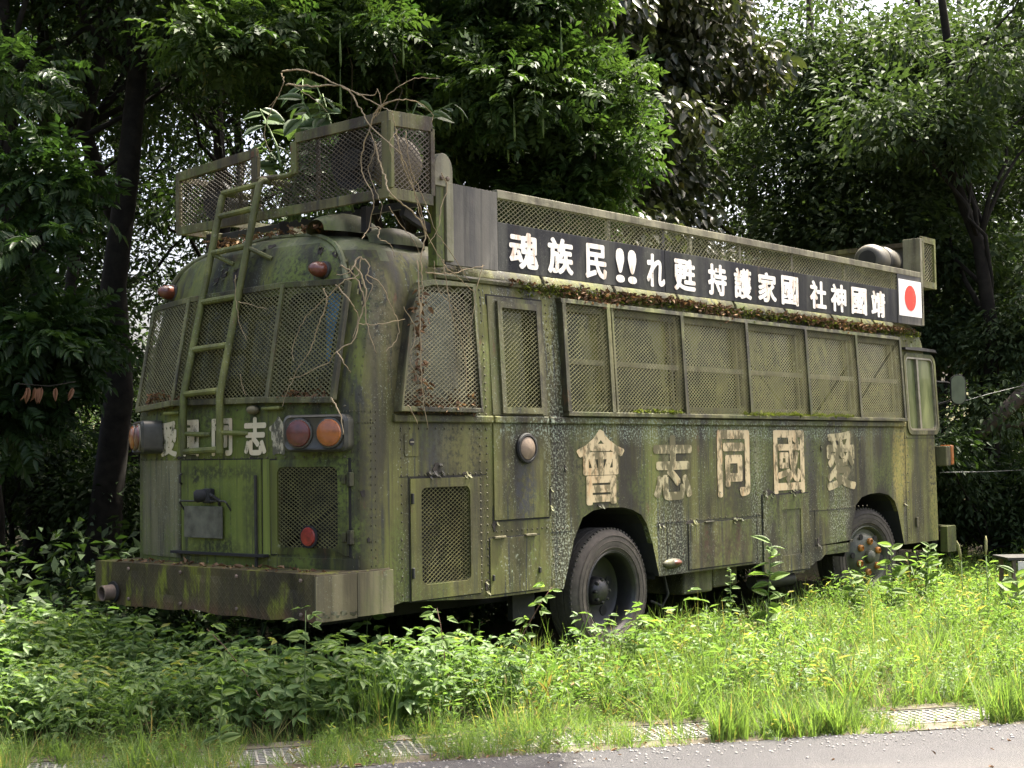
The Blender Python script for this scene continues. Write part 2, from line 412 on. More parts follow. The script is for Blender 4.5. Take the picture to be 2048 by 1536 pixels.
def ground_mats():
    t = NT('soil')
    n = t.noise(3, 8, 0.65); n2 = t.noise(40, 5, 0.7)
    c = t.ramp(n, (0.35, (0.035, 0.03, 0.018)), (0.5, (0.06, 0.055, 0.028)), (0.65, (0.06, 0.075, 0.025)))
    c = t.mix(t.mul(t.step(n2, 0.5, 0.68), 0.6), c, (0.13, 0.085, 0.045))
    t.pbr(c, 0.95, 0, t.bump(n2, 0.8, 0.03), 0.1)
    M['soil'] = t.m
    t = NT('asphalt')
    n = t.noise(1.2, 6, 0.6); g = t.noise(95, 4, 0.75); v = t.vor(60)
    c = t.ramp(n, (0.3, (0.040, 0.039, 0.041)), (0.7, (0.062, 0.060, 0.062)))
    c = t.mix(t.step(g, 0.58, 0.72), c, (0.17, 0.165, 0.16))
    c = t.mix(t.mul(t.step(g, 0.45, 0.33), 0.7), c, (0.03, 0.03, 0.03))
    pass
    c = t.mix(t.mul(t.step(t.noise(0.7, 3, 0.5, t.map((1, 1, 1), (7, 7, 0))), 0.5, 0.62), 0.35), c, (0.10, 0.095, 0.085))
    t.pbr(c, 0.8, 0, t.bump(g, 1.0, 0.012), 0.35)
    M['asphalt'] = t.m
    t = NT('concrete_dirty')
    n = t.noise(4, 7, 0.65); g = t.noise(70, 4, 0.7)
    c = t.ramp(n, (0.35, (0.055, 0.046, 0.032)), (0.65, (0.15, 0.135, 0.105)))
    c = t.mix(t.mul(t.step(g, 0.52, 0.66), 0.7), c, (0.06, 0.05, 0.03))
    t.pbr(c, 0.95, 0, t.bump(g, 0.6, 0.01), 0.2)
    M['concrete_dirty'] = t.m
ground_mats()

# ------------------------------------------------------------------ object helpers
def link(o, parent=None):
    COL.objects.link(o)
    if parent is not None:
        o.parent = parent
    return o

def tag(o, label=None, cat=None, group=None, kind=None):
    if label: o['label'] = label
    if cat: o['category'] = cat
    if group: o['group'] = group
    if kind: o['kind'] = kind
    return o

def empty(name, loc=(0, 0, 0), label=None, cat=None, group=None):
    o = bpy.data.objects.new(name, None)
    o.location = loc
    o.empty_display_size = 0.2
    link(o)
    return tag(o, label, cat, group)

class MB:
    def __init__(s):
        s.v = []; s.f = []
    def add(s, v, f):
        b = len(s.v)
        s.v += [tuple(p) for p in v]
        s.f += [tuple(i + b for i in q) for q in f]
        return s
    def hexa(s, p):
        return s.add(p, [(0, 3, 2, 1), (4, 5, 6, 7), (0, 1, 5, 4), (1, 2, 6, 5), (2, 3, 7, 6), (3, 0, 4, 7)])
    def box(s, x0, x1, y0, y1, z0, z1):
        return s.hexa([(x0, y0, z0), (x1, y0, z0), (x1, y1, z0), (x0, y1, z0), (x0, y0, z1), (x1, y0, z1), (x1, y1, z1), (x0, y1, z1)])
    def bar(s, a, b, w, h, side=None):
        """box from a to b; w across 'side', h along the other normal"""
        a, b = Vector(a), Vector(b)
        d = (b - a)
        if d.length < 1e-6: return s
        d.normalize()
        sd = Vector(side) if side is not None else (Vector((0, 0, 1)) if abs(d.z) < 0.9 else Vector((1, 0, 0)))
        n = d.cross(sd)
        if n.length < 1e-6:
            n = d.orthogonal()
        n.normalize()
        sd = n.cross(d).normalized()
        o = [sd * (w / 2) * i + n * (h / 2) * j for i, j in ((-1, -1), (1, -1), (1, 1), (-1, 1))]
        return s.hexa([a + q for q in o] + [b + q for q in o])
    def tube(s, pts, r, n=8, caps=True):
        pts = [Vector(p) for p in pts]
        m = len(pts)
        rr = r if isinstance(r, (list, tuple)) else [r] * m
        t0 = (pts[1] - pts[0]).normalized()
        nrm = t0.orthogonal().normalized()
        b = len(s.v)
        for i, p in enumerate(pts):
            t = (pts[min(i + 1, m - 1)] - pts[max(i - 1, 0)])
            t = t.normalized() if t.length > 1e-9 else t0
            nrm = (nrm - t * nrm.dot(t))
            nrm = nrm.normalized() if nrm.length > 1e-6 else t.orthogonal().normalized()
            bn = t.cross(nrm)
            for k in range(n):
                a = 2 * PI * k / n
                s.v.append(tuple(p + (nrm * math.cos(a) + bn * math.sin(a)) * rr[i]))
        for i in range(m - 1):
            for k in range(n):
                k2 = (k + 1) % n
                s.f.append((b + i * n + k, b + i * n + k2, b + (i + 1) * n + k2, b + (i + 1) * n + k))
        if caps:
            s.f.append(tuple(b + k for k in range(n))[::-1])
            s.f.append(tuple(b + (m - 1) * n + k for k in range(n)))
        return s
    def lathe(s, prof, origin, axis, n=24, close=False):
        """prof: (radius, distance along axis)"""
        ax = Vector(axis).normalized()
        u = ax.orthogonal().normalized(); w = ax.cross(u)
        o = Vector(origin)
        b = len(s.v)
        for r, d in prof:
            for k in range(n):
                a = 2 * PI * k / n
                s.v.append(tuple(o + ax * d + (u * math.cos(a) + w * math.sin(a)) * r))
        for i in range(len(prof) - 1):
            for k in range(n):
                k2 = (k + 1) % n
                s.f.append((b + i * n + k, b + i * n + k2, b + (i + 1) * n + k2, b + (i + 1) * n + k))
        if prof[0][0] > 1e-4: s.f.append(tuple(b + k for k in range(n))[::-1])
        if prof[-1][0] > 1e-4: s.f.append(tuple(b + (len(prof) - 1) * n + k for k in range(n)))
        return s
    def prism(s, poly, fn, d0, d1):
        """poly in 2D, fn(u,v,d)->xyz, extruded between offsets d0 and d1"""
        n = len(poly)
        v = [fn(u, w, d0) for u, w in poly] + [fn(u, w, d1) for u, w in poly]
        f = [tuple(range(n))[::-1], tuple(range(n, 2 * n))] + [(i, (i + 1) % n, n + (i + 1) % n, n + i) for i in range(n)]
        return s.add(v, f)
    def ring(s, outer, inner, fn, d0, d1):
        n = len(outer)
        v = [fn(*p, d0) for p in outer] + [fn(*p, d0) for p in inner] + [fn(*p, d1) for p in outer] + [fn(*p, d1) for p in inner]
        f = []
        for i in range(n):
            j = (i + 1) % n
            f += [(i, j, n + j, n + i), (2 * n + i, 3 * n + i, 3 * n + j, 2 * n + j), (i, 2 * n + i, 2 * n + j, j), (n + i, n + j, 3 * n + j, 3 * n + i)]
        return s.add(v, f)
    def grid(s, us, vs_, fn, d0, d1):
        """thick patch over a grid"""
        nu, nv = len(us), len(vs_)
        b = len(s.v)
        for d in (d0, d1):
            for v in vs_:
                for u in us:
                    s.v.append(tuple(fn(u, v, d)))
        def ix(k, i, j): return b + k * nu * nv + j * nu + i
        for j in range(nv - 1):
            for i in range(nu - 1):
                s.f.append((ix(0, i, j), ix(0, i, j + 1), ix(0, i + 1, j + 1), ix(0, i + 1, j)))
                s.f.append((ix(1, i, j), ix(1, i + 1, j), ix(1, i + 1, j + 1), ix(1, i, j + 1)))
        for i in range(nu - 1):
            s.f.append((ix(0, i, 0), ix(0, i + 1, 0), ix(1, i + 1, 0), ix(1, i, 0)))
            s.f.append((ix(0, i, nv - 1), ix(1, i, nv - 1), ix(1, i + 1, nv - 1), ix(0, i + 1, nv - 1)))
        for j in range(nv - 1):
            s.f.append((ix(0, 0, j), ix(1, 0, j), ix(1, 0, j + 1), ix(0, 0, j + 1)))
            s.f.append((ix(0, nu - 1, j), ix(0, nu - 1, j + 1), ix(1, nu - 1, j + 1), ix(1, nu - 1, j)))
        return s
    def mesh(s, name):
        me = bpy.data.meshes.new(name)
        me.from_pydata(s.v, [], s.f)
        bm = bmesh.new(); bm.from_mesh(me)
        bmesh.ops.recalc_face_normals(bm, faces=bm.faces)
        bm.to_mesh(me); bm.free()
        return me
    def build(s, name, mat, parent=None, smooth=False, bevel=0.0, kind=None):
        me = s.mesh(name)
        if bevel:
            bm = bmesh.new(); bm.from_mesh(me)
            ed = [e for e in bm.edges if len(e.link_faces) == 2 and e.calc_face_angle(0) > 0.6]
            bmesh.ops.bevel(bm, geom=ed, offset=bevel, segments=2, affect='EDGES', profile=0.5, clamp_overlap=True)
            bm.to_mesh(me); bm.free()
        me.materials.append(M[mat])
        if smooth:
            me.polygons.foreach_set('use_smooth', [True] * len(me.polygons))
            if smooth != 'all':
                me.set_sharp_from_angle(angle=R_(40))
        o = bpy.data.objects.new(name, me)
        link(o, parent)
        if kind: o['kind'] = kind
        return o

def npmesh(name, V, quads, tint, mat, parent=None, kind=None):
    """fast mesh from numpy arrays (quads only) with a per-point tint attribute"""
    me = bpy.data.meshes.new(name)
    nv, nf = len(V), len(quads)
    me.vertices.add(nv); me.vertices.foreach_set('co', V.astype(np.float32).ravel())
    me.loops.add(nf * 4); me.loops.foreach_set('vertex_index', quads.astype(np.int32).ravel())
    me.polygons.add(nf)
    me.polygons.foreach_set('loop_start', np.arange(0, nf * 4, 4, dtype=np.int32))
    try:
        me.polygons.foreach_set('loop_total', np.full(nf, 4, dtype=np.int32))
    except Exception:
        pass
    a = me.attributes.new('tint', 'FLOAT', 'POINT')
    a.data.foreach_set('value', tint.astype(np.float32))
    me.update(calc_edges=True)
    me.validate()
    me.materials.append(M[mat])
    o = bpy.data.objects.new(name, me)
    link(o, parent)
    if kind: o['kind'] = kind
    return o

# ================================================================== ground, road, drain
RD = Vector((0.806, -0.591, 0))        # along the road edge
RN = Vector((0.591, 0.806, 0))         # from the road towards the bus
def sdist(x, y): return 0.591 * x + 0.806 * y + 1.617
def st_xy(s, t):                       # road coordinates -> world
    p = RN * (s - 1.617) + RD * t
    return p.x, p.y
def ground_h(s):
    k = min(max((s - 0.75) / 1.2, 0), 1)
    return -0.29 + 0.04 * k * k * (3 - 2 * k)
ROAD_Z = -0.272

def build_ground():
    ss = [-400, -60, -12, -7.5, -3, -0.4, 0.0, 0.19, 0.20, 0.60, 0.61, 0.8, 1.1, 1.5, 2, 3, 4.5, 6, 8, 11, 15, 20, 28, 40, 70, 150, 400]
    ts = [-400, -150, -60, -30, -20, -14, -10, -7] + [-5 + 0.5 * i for i in range(25)] + [9, 12, 16, 22, 30, 60, 150, 400]
    v, f = [], []
    for s in ss:
        for t in ts:
            x, y = st_xy(s, t)
            z = ground_h(s)
            if 0.195 < s < 0.605: z = -0.62
            if s > 1.0: z += 0.03 * math.sin(x * 2.1 + y * 1.3) * min(1, (s - 1) / 2)
            if s > 12: z += 0.05 * (s - 12)
            v.append((x, y, z))
    n = len(ts)
    for i in range(len(ss) - 1):
        for j in range(n - 1):
            f.append((i * n + j, i * n + j + 1, (i + 1) * n + j + 1, (i + 1) * n + j))
    o = MB().add(v, f).build('ground', 'soil')
    tag(o, kind='structure')
    def strip(name, s0, s1, z, mat, thick):
        m = MB()
        a = [-60, -7] + [-6 + 0.25 * i for i in range(57)] + [10, 40]
        rr = random.Random(3)
        vv = []
        for t in a:
            e = rr.uniform(-0.025, 0.03) if name == 'road' else 0
            x0, y0 = st_xy(s0, t); x1, y1 = st_xy(s1 + e, t)
            vv += [(x0, y0, z - thick), (x1, y1, z - thick), (x1, y1, z), (x0, y0, z)]
        ff = []
        for i in range(len(a) - 1):
            for k in range(4):
                k2 = (k + 1) % 4
                ff.append((i * 4 + k, i * 4 + k2, (i + 1) * 4 + k2, (i + 1) * 4 + k))
        m.add(vv, ff)
        return tag(m.build(name, mat), kind='structure')
    strip('road', -7.0, -0.01, ROAD_Z, 'asphalt', 0.06)
    strip('drain_kerb', 0.03, 0.20, ROAD_Z - 0.006, 'concrete_dirty', 0.3)
    strip('drain_kerb', 0.60, 0.74, ROAD_Z + 0.004, 'concrete_dirty', 0.3)
build_ground()

def grate_mesh():
    m = MB()
    L, Wd = 0.985, 0.392
    def P(s, t, z): return Vector((t, s, z))
    fr = MB()
    for s in (0.006, Wd - 0.006):
        fr.bar((0, s, 0), (L, s, 0), 0.04, 0.008)
    for t in (0.004, L - 0.004):
        fr.bar((t, 0, 0), (t, Wd, 0), 0.04, 0.008)
    n = 21
    for i in range(1, n):
        t = L * i / n
        m.bar((t, 0.008, 0), (t, Wd - 0.008, 0), 0.034, 0.011)
    for i in range(1, 9):
        s = Wd * i / 9
        m.bar((0.008, s, 0.005), (L - 0.008, s, 0.005), 0.02, 0.011)
    return fr.mesh('grate_frame'), m.mesh('grate_lattice')
gf, gl = grate_mesh()
gf.materials.append(M['grate_steel']); gl.materials.append(M['grate_steel'])
gl_labels = ['leftmost drain grate, almost buried in grass', 'second drain grate from the left, showing through below the bumper corner', 'third drain grate from the left, mostly under grass below the side hatch',
             'drain grate just left of the bright grass tufts', 'drain grate mostly hidden under the bright grass tufts', 'bare drain grate just right of the bright grass tufts', 'last drain grate at the right edge beyond the flat stone']
ang = math.atan2(RD.y, RD.x)
for i, lb in enumerate(gl_labels):
    t = -2.15 + i * 1.0
    x, y = st_xy(0.204, t)
    g = empty('drain_grate', (x, y, ROAD_Z - 0.022), lb, 'drain grate', 'drain grates along the road edge')
    g.rotation_euler = (0, 0, ang)
    link(bpy.data.objects.new('grate_frame', gf), g)
    o = link(bpy.data.objects.new('grate_bars', gl), g); o['kind'] = 'stuff'

# ================================================================== the bus
BW = 2.42
ZT = [.33, .61, 1.65, 2.05, 2.47, 2.55, 2.63, 2.71, 2.78, 2.84, 2.88, 2.90]
T_IN = [0, 0, 0, .015, .045, .06, .09, .15, .25, .45, .75, 1.0]
T_XR = [-.165, -.165, -.165, -.09, -.01, .005, .025, .05, .085, .14, .25, .45]
T_XF = [8.78, 8.78, 8.75, 8.70, 8.60, 8.57, 8.50, 8.42, 8.34, 8.2, 8.0, 7.7]
T_R = [.16, .16, .17, .22, .30, .33, .34, .34, .34, .3, .25, .12]
def tab(T, z): return float(np.interp(z, ZT, T))
def rear_x(y, z):
    ins, R = tab(T_IN, z), tab(T_R, z)
    y = min(max(y, ins + 0.002), BW - ins - 0.002)
    k = (BW / 2 - ins)
    def core(yy): return tab(T_XR, z) + 0.14 * ((yy - BW / 2) / max(k, 0.3)) ** 2
    lo, hi = ins + R, BW - ins - R
    if y < lo: return core(lo) + R - math.sqrt(max(R * R - (lo - y) ** 2, 0))
    if y > hi: return core(hi) + R - math.sqrt(max(R * R - (y - hi) ** 2, 0))
    return core(y)
def side_y(z): return tab(T_IN, z)
def RF(y, z, d): return (rear_x(y, z) - d, y, z)
def SF(x, z, d): return (x, side_y(z) - d, z)

def outline(z):
    ins, R, xf = tab(T_IN, z), tab(T_R, z), tab(T_XF, z)
    lo, hi = ins + R, BW - ins - R
    x0 = rear_x(lo, z)
    pts = []
    for i in range(17): 
        y = hi + (lo - hi) * i / 16
        pts.append((rear_x(y, z), y))
    for i in range(1, 9):
        a = PI / 2 * i / 8
        pts.append((x0 + R - R * math.cos(a), lo - R * math.sin(a)))
    Rf = min(0.30, R + 0.12)
    lof, hif = ins + Rf, BW - ins - Rf
    for i in range(1, 33): pts.append((x0 + R + (xf - Rf - x0 - R) * i / 32, ins))
    for i in range(1, 9):
        a = PI / 2 * i / 8
        pts.append((xf - Rf + Rf * math.sin(a), lof - Rf * math.cos(a)))
    for i in range(1, 9): pts.append((xf, lof + (hif - lof) * i / 8))
    for i in range(1, 9):
        a = PI / 2 * i / 8
        pts.append((xf - Rf + Rf * math.cos(a), hif + Rf * math.sin(a)))
    for i in range(1, 17): pts.append((xf - Rf + (x0 + R - xf + Rf) * i / 16, BW - ins))
    for i in range(1, 8):
        a = PI / 2 * i / 8
        pts.append((x0 + R - R * math.sin(a), hi + R * math.cos(a)))
    return pts

def roundrect(u0, u1, v0, v1, r, n=4):
    r = max(r, 0.0008)
    p = []
    for cx, cyy, a0 in ((u1 - r, v1 - r, 0), (u0 + r, v1 - r, 90), (u0 + r, v0 + r, 180), (u1 - r, v0 + r, 270)):
        for i in range(n + 1):
            a = R_(a0 + 90 * i / n)
            p.append((cx + r * math.cos(a), cyy + r * math.sin(a)))
    return p

WIN_POSTS = [2.09, 2.645, 3.665, 4.685, 5.745, 6.755, 7.735]
ARCH_R = [(2.03, .30), (2.11, .5), (2.177, .683), (2.285, .845), (2.42, .895), (2.601, .908), (2.80, .905), (2.93, .88), (3.05, .835), (3.12, .76), (3.195, .6), (3.29, .30)]
ARCH_F = [(6.50, .28), (6.60, .6), (6.68, .78), (6.80, .85), (6.984, .88), (7.2, .885), (7.40, .855), (7.53, .79), (7.60, .68), (7.735, .30)]
CORNER_WIN = [(.33, 1.66), (1.07, 1.66), (1.06, 2.49), (.66, 2.49), (.58, 2.46), (.53, 2.40), (.47, 2.25), (.40, 1.98)]
def yprism(m, poly, y0, y1):
    m.prism(poly, lambda u, v, d: (u, d, v), y0, y1)

bus = empty('old_bus', (0, 0, 0), 'abandoned olive green coach overgrown with moss, wire screens over its windows', 'bus')

def build_shell():
    zs = [.33, .45, .61, .8, 1.0, 1.2, 1.4, 1.65, 1.85, 2.05, 2.25, 2.47, 2.55, 2.6, 2.63, 2.67, 2.71, 2.745, 2.78, 2.81, 2.84, 2.86, 2.88, 2.89, 2.90]
    v, f = [], []
    for z in zs:
        for x, y in outline(z):
            zz = z
            if z < .34 and 0.2 < x < 1.2 and y < .2: zz = z + 0.06 * (1.2 - x)
            v.append((x, y, zz))
    n = len(v) // len(zs)
    for i in range(len(zs) - 1):
        for k in range(n):
            k2 = (k + 1) % n
            f.append((i * n + k, i * n + k2, (i + 1) * n + k2, (i + 1) * n + k))
    f.append(tuple((len(zs) - 1) * n + k for k in range(n)))
    f.append(tuple(range(n))[::-1])
    me = MB().add(v, f).mesh('outer')
    inner = MB()
    v2 = []
    for x, y, z in v:
        c = Vector((4.3, BW / 2, 1.6))
        v2.append((min(max(x + (0.05 if x < 4.3 else -0.05), -9), 9), y + (0.05 if y < BW / 2 else -0.05), z - 0.05 if z > 2.3 else z + 0.03))
    me2 = inner.add(v2, f).mesh('inner')
    cut = MB()
    cut.add([tuple(p.co) for p in me2.vertices], [tuple(p.vertices) for p in me2.polygons])
    def solid(mb):
        return bpy.data.objects.new('tmp', mb.mesh('tmp'))
    o = bpy.data.objects.new('body_shell', me); COL.objects.link(o)
    cutters = [solid(cut)]
    holes = MB()
    for a, b in zip(WIN_POSTS[:-1], WIN_POSTS[1:]):
        yprism(holes, roundrect(a + .035, b - .035, 1.69, 2.43, .03), -.4, .4)
    yprism(holes, roundrect(1.40, 1.785, 1.67, 2.385, .02), -.4, .4)
    yprism(holes, [(.37, 1.68), (1.05, 1.68), (1.04, 2.46), (.68, 2.46), (.58, 2.42), (.49, 2.2)], -.4, .4)
    yprism(holes, roundrect(7.92, 8.58, 1.53, 2.30, .07), -.4, .4)
    yprism(holes, roundrect(.54, 1.01, .48, 1.115, .04), -.4, .3)
    yprism(holes, ARCH_R, -.4, .62)
    yprism(holes, ARCH_F, -.4, .62)
    for y0, y1 in ((.24, .69), (.75, 1.69), (1.75, 2.2)):
        holes.prism(roundrect(y0, y1, 1.75, 2.43, .05), lambda u, w, d: (d, u, w), -.8, .42)
    holes.prism(roundrect(.15, .645, .75, 1.268, .04), lambda u, w, d: (d, u, w), -.8, .25)
    cutters.append(solid(holes))
    for c in cutters:
        COL.objects.link(c)
        md = o.modifiers.new('b', 'BOOLEAN'); md.operation = 'DIFFERENCE'; md.solver = 'EXACT'; md.object = c
        md.use_self = False
        dg = bpy.context.evaluated_depsgraph_get(); dg.update()
        nm = bpy.data.meshes.new_from_object(o.evaluated_get(dg))
        o.modifiers.clear()
        o.data = nm
        bpy.data.objects.remove(c)
    nm = o.data
    nm.name = 'body_shell'
    nm.materials.clear()
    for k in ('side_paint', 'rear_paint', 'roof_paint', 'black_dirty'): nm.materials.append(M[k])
    for p in nm.polygons:
        c = p.center; nn = p.normal
        x, y, z = c
        dist_out = min(y - side_y(z), (BW - side_y(z)) - y, x - rear_x(y, z), tab(T_XF, z) - x, 2.905 - z)
        if z > 2.62 and nn.z > 0.62: mi = 2
        elif nn.x < -0.5 and x < .7: mi = 1
        else: mi = 0
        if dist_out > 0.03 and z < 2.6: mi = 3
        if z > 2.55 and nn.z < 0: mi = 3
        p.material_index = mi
        p.use_smooth = True
    nm.set_sharp_from_angle(angle=R_(28))
    o.parent = bus
    return o
shell = build_shell()

def clip_line(poly, p, d):
    """clip infinite line p+t d to a convex polygon (CCW); returns (t0,t1) or None"""
    t0, t1 = -1e9, 1e9
    n = len(poly)
    for i in range(n):
        a, b = poly[i], poly[(i + 1) % n]
        nx, ny = -(b[1] - a[1]), (b[0] - a[0])
        num = nx * (a[0] - p[0]) + ny * (a[1] - p[1])
        den = nx * d[0] + ny * d[1]
        if abs(den) < 1e-12:
            if num > 0: return None
            continue
        t = num / den
        if den > 0: t0 = max(t0, t)
        else: t1 = min(t1, t)
    return (t0, t1) if t1 - t0 > 1e-4 else None

def lattice(m, poly, fn, a=.023, b=.0152, w=.0036, dep=.003, seg=1, flex=True):
    """expanded metal: two families of diagonal strands clipped to a convex polygon, mapped through fn(u,v,d)"""
    us = [p[0] for p in poly]; vs2 = [p[1] for p in poly]
    u0, u1, v0, v1 = min(us), max(us), min(vs2), max(vs2)
    ln = math.hypot(a, b)
    seg = max(seg, 3); lr = random.Random(len(m.v) + int(1000 * (u0 + v1)))
    U, Vv = u1 - u0, v1 - v0
    ph1, ph2 = lr.uniform(0, 6), lr.uniform(0, 6)
    def wf(u, v, d):
        p_, q_ = (u - u0) / U, (v - v0) / Vv
        e = math.sin(PI * min(max(p_, 0), 1)) * math.sin(PI * min(max(q_, 0), 1))
        return fn(u + e * a * .5 * math.sin(5 * q_ + ph1), v + e * b * .6 * math.sin(6 * p_ + ph2), d - (.012 * e * (.5 + .5 * math.sin(3 * p_ + ph2)) if flex else 0))
    for sg in (1, -1):
        d = (a / ln, sg * b / ln)
        nrm = (-d[1], d[0])
        c0 = v0 - (u1 - u0) * b / a - b
        c = c0
        while c < v1 + (u1 - u0) * b / a + b:
            p = (u0, c)
            r = clip_line(poly, p, d)
            c += 2 * b
            if not r or lr.random() < .002: continue
            for q in range(seg):
                ta = r[0] + (r[1] - r[0]) * q / seg
                tb = r[0] + (r[1] - r[0]) * (q + 1) / seg
                pts = []
                for dd in (0.0, dep):
                    for tt, sw in ((ta, -1), (tb, -1), (tb, 1), (ta, 1)):
                        pts.append(wf(p[0] + d[0] * tt + nrm[0] * sw * w / 2, p[1] + d[1] * tt + nrm[1] * sw * w / 2, dd + (0.003 if sg > 0 else 0.0)))
                m.hexa(pts)
    return m

def text_part(ch, name, x0, x1, z0, z1, fn, mat, parent, d=.004, bold=.03):
    cu = bpy.data.curves.new('glyph', 'FONT')
    cu.body = ch
    cu.resolution_u = 3
    cu.fill_mode = 'FRONT'
    to = bpy.data.objects.new('glyph', cu)
    COL.objects.link(to)
    dg = bpy.context.evaluated_depsgraph_get(); dg.update()
    me = bpy.data.meshes.new_from_object(to.evaluated_get(dg))
    bpy.data.objects.remove(to)
    n = len(me.vertices)
    co = np.empty(n * 3); me.vertices.foreach_get('co', co); co = co.reshape(-1, 3)
    faces = [tuple(p.vertices) for p in me.polygons]
    mn, mx = co.min(0), co.max(0)
    m = MB()
    bu, bv = bold * abs(x1 - x0), bold * 0.8 * abs(z1 - z0)
    sg = 1 if x1 > x0 else -1
    for k, (ox, oz) in enumerate([(0, 0)] + [(math.cos(q * PI / 4), math.sin(q * PI / 4)) for q in range(8)]):
        u = (x0 + sg * bu) + (co[:, 0] - mn[0]) / (mx[0] - mn[0]) * ((x1 - x0) - 2 * sg * bu) + ox * bu
        w = (z0 + bv) + (co[:, 1] - mn[1]) / (mx[1] - mn[1]) * ((z1 - z0) - 2 * bv) + oz * bv
        m.add([fn(p, q, d + .0002 * k) for p, q in zip(u, w)], faces)
    o = m.build(name, mat, parent)
    return o

# ---- side lettering
for ch, a, b, mat in (('會', 2.22, 2.83, 'letter_cream'), ('志', 3.22, 3.78, 'letter_faint'), ('同', 4.17, 4.70, 'letter_cream'), ('國', 5.11, 5.67, 'letter_cream'), ('愛', 6.09, 6.69, 'letter_faint')):
    text_part(ch, 'painted_letter', a, b, .935, 1.515 if ch != '志' else 1.47, SF, mat, shell, .0035, .026 if ch in '會國' else .036)
# ---- rear lettering (y decreases to the right in view)
for ch, a, b, mat in (('愛', 1.97, 1.74, 'letter_rear'), ('國', 1.655, 1.46, 'letter_rear'), ('同', 1.31, 1.085, 'letter_rear'), ('志', .965, .75, 'letter_rear'), ('會', .725, .55, 'letter_rear_worn')):
    text_part(ch, 'painted_letter', a, b, 1.352, 1.608, RF, mat, shell, .006, .045)

# ---- belt moulding and gutter
for x0, x1 in ((.28, 1.255), (1.275, 1.875), (1.895, 7.80)):
    MB().box(x0, x1, -.028, .004, 1.555, 1.605).build('belt_moulding', 'side_paint', shell, bevel=.008)
m = MB()
path = [(x, side_y(2.565) - .012, 2.565) for x in np.linspace(.75, 8.35, 30)]
m.tube(path, .022, 6)
m.build('gutter', 'frame_paint', shell, True)

# ---- rivets: many small studs
def rivets():
    m = MB()
    oc = [(math.cos(a), math.sin(a)) for a in np.arange(6) * PI / 3]
    def stud(fn, u, v, r=.0085):
        c0 = Vector(fn(u, v, 0.0)); c1 = Vector(fn(u, v, .006))
        n = c1 - c0
        ring = [fn(u + r * a, v + r * b, 0.0) for a, b in oc]
        ring2 = [fn(u + r * .6 * a, v + r * .6 * b, .006) for a, b in oc]
        b = len(m.v)
        m.v += [tuple(p) for p in ring] + [tuple(p) for p in ring2]
        for k in range(6):
            m.f.append((b + k, b + (k + 1) % 6, b + 6 + (k + 1) % 6, b + 6 + k))
        m.f.append(tuple(b + 6 + k for k in range(6)))
    rr = random.Random(5)
    def line(fn, u0, v0, u1, v1, step=.045):
        n = max(2, int(math.hypot(u1 - u0, v1 - v0) / step))
        for i in range(n + 1):
            if rr.random() < .06: continue
            stud(fn, u0 + (u1 - u0) * i / n, v0 + (v1 - v0) * i / n)
    def cornerfn(s, z, d):              # s: angle fraction on the rear right corner
        ins, R = tab(T_IN, z), tab(T_R, z)
        lo = ins + R
        a = s * PI / 2
        x0 = rear_x(lo, z)
        return (x0 + R - (R + d) * math.cos(a), lo - (R + d) * math.sin(a), z)
    for s in (.45, .6):
        line(cornerfn, s, .63, s, 2.35, .06)
    for s in (.93, 1.08):
        line(cornerfn, s, .63, s, 1.62, .05)
    for z in (1.625, 1.55): line(cornerfn, .1, z, 1.0, z, .07)
    for x in (1.135, 1.205): line(SF, x, .40, x, 2.5, .055)
    for x in (1.93, 2.0): line(SF, x, .40, x, 2.5, .06)
    line(SF, .36, 1.205, 1.2, 1.205, .055)
    line(SF, .36, 1.515, 1.2, 1.515, .08)
    line(SF, .36, .42, .36, 1.5, .06)
    line(SF, 1.92, .775, 2.1, .775, .05); line(SF, 1.3, .79, 1.86, .79, .055)
    line(SF, 3.3, .765, 7.0, .765, .09)
    for x in (3.42, 4.8, 5.85, 6.4): line(SF, x, .4, x, 1.5, .09)
    line(SF, 7.85, .4, 7.85, 1.45, .09); line(RF, .1, 1.335, 2.3, 1.335, .08); line(RF, .1, 1.66, 2.3, 1.66, .1)
    m.build('rivet', 'rivet', shell, kind='stuff')
rivets()

# ---- panel joints on the body side: thin raised cover strips
def strip(x0, x1, z0, z1, d=.004, mat='side_paint', nm='cover_strip'):
    MB().prism(roundrect(x0, x1, z0, z1, .001, 1), SF, -.01, d).build(nm, mat, shell)
def groove(x0, x1, z0, z1):
    MB().prism(roundrect(x0, x1, z0, z1, .0005, 1), SF, -.01, .0022).build('panel_joint', 'seam_dark', shell)
for x in (3.40, 4.80, 5.85):
    groove(x - .003, x + .003, .36, .76)
groove(1.9, 2.14, .748, .753); groove(3.24, 6.6, .750, .755)
groove(7.80, 7.804, .36, 1.5); groove(.34, 1.2, 1.192, 1.197); groove(1.905, 1.911, .36, 2.5); groove(7.78, 8.7, 1.435, 1.44)
for a in (4.0, 5.0, 6.0):
    pass

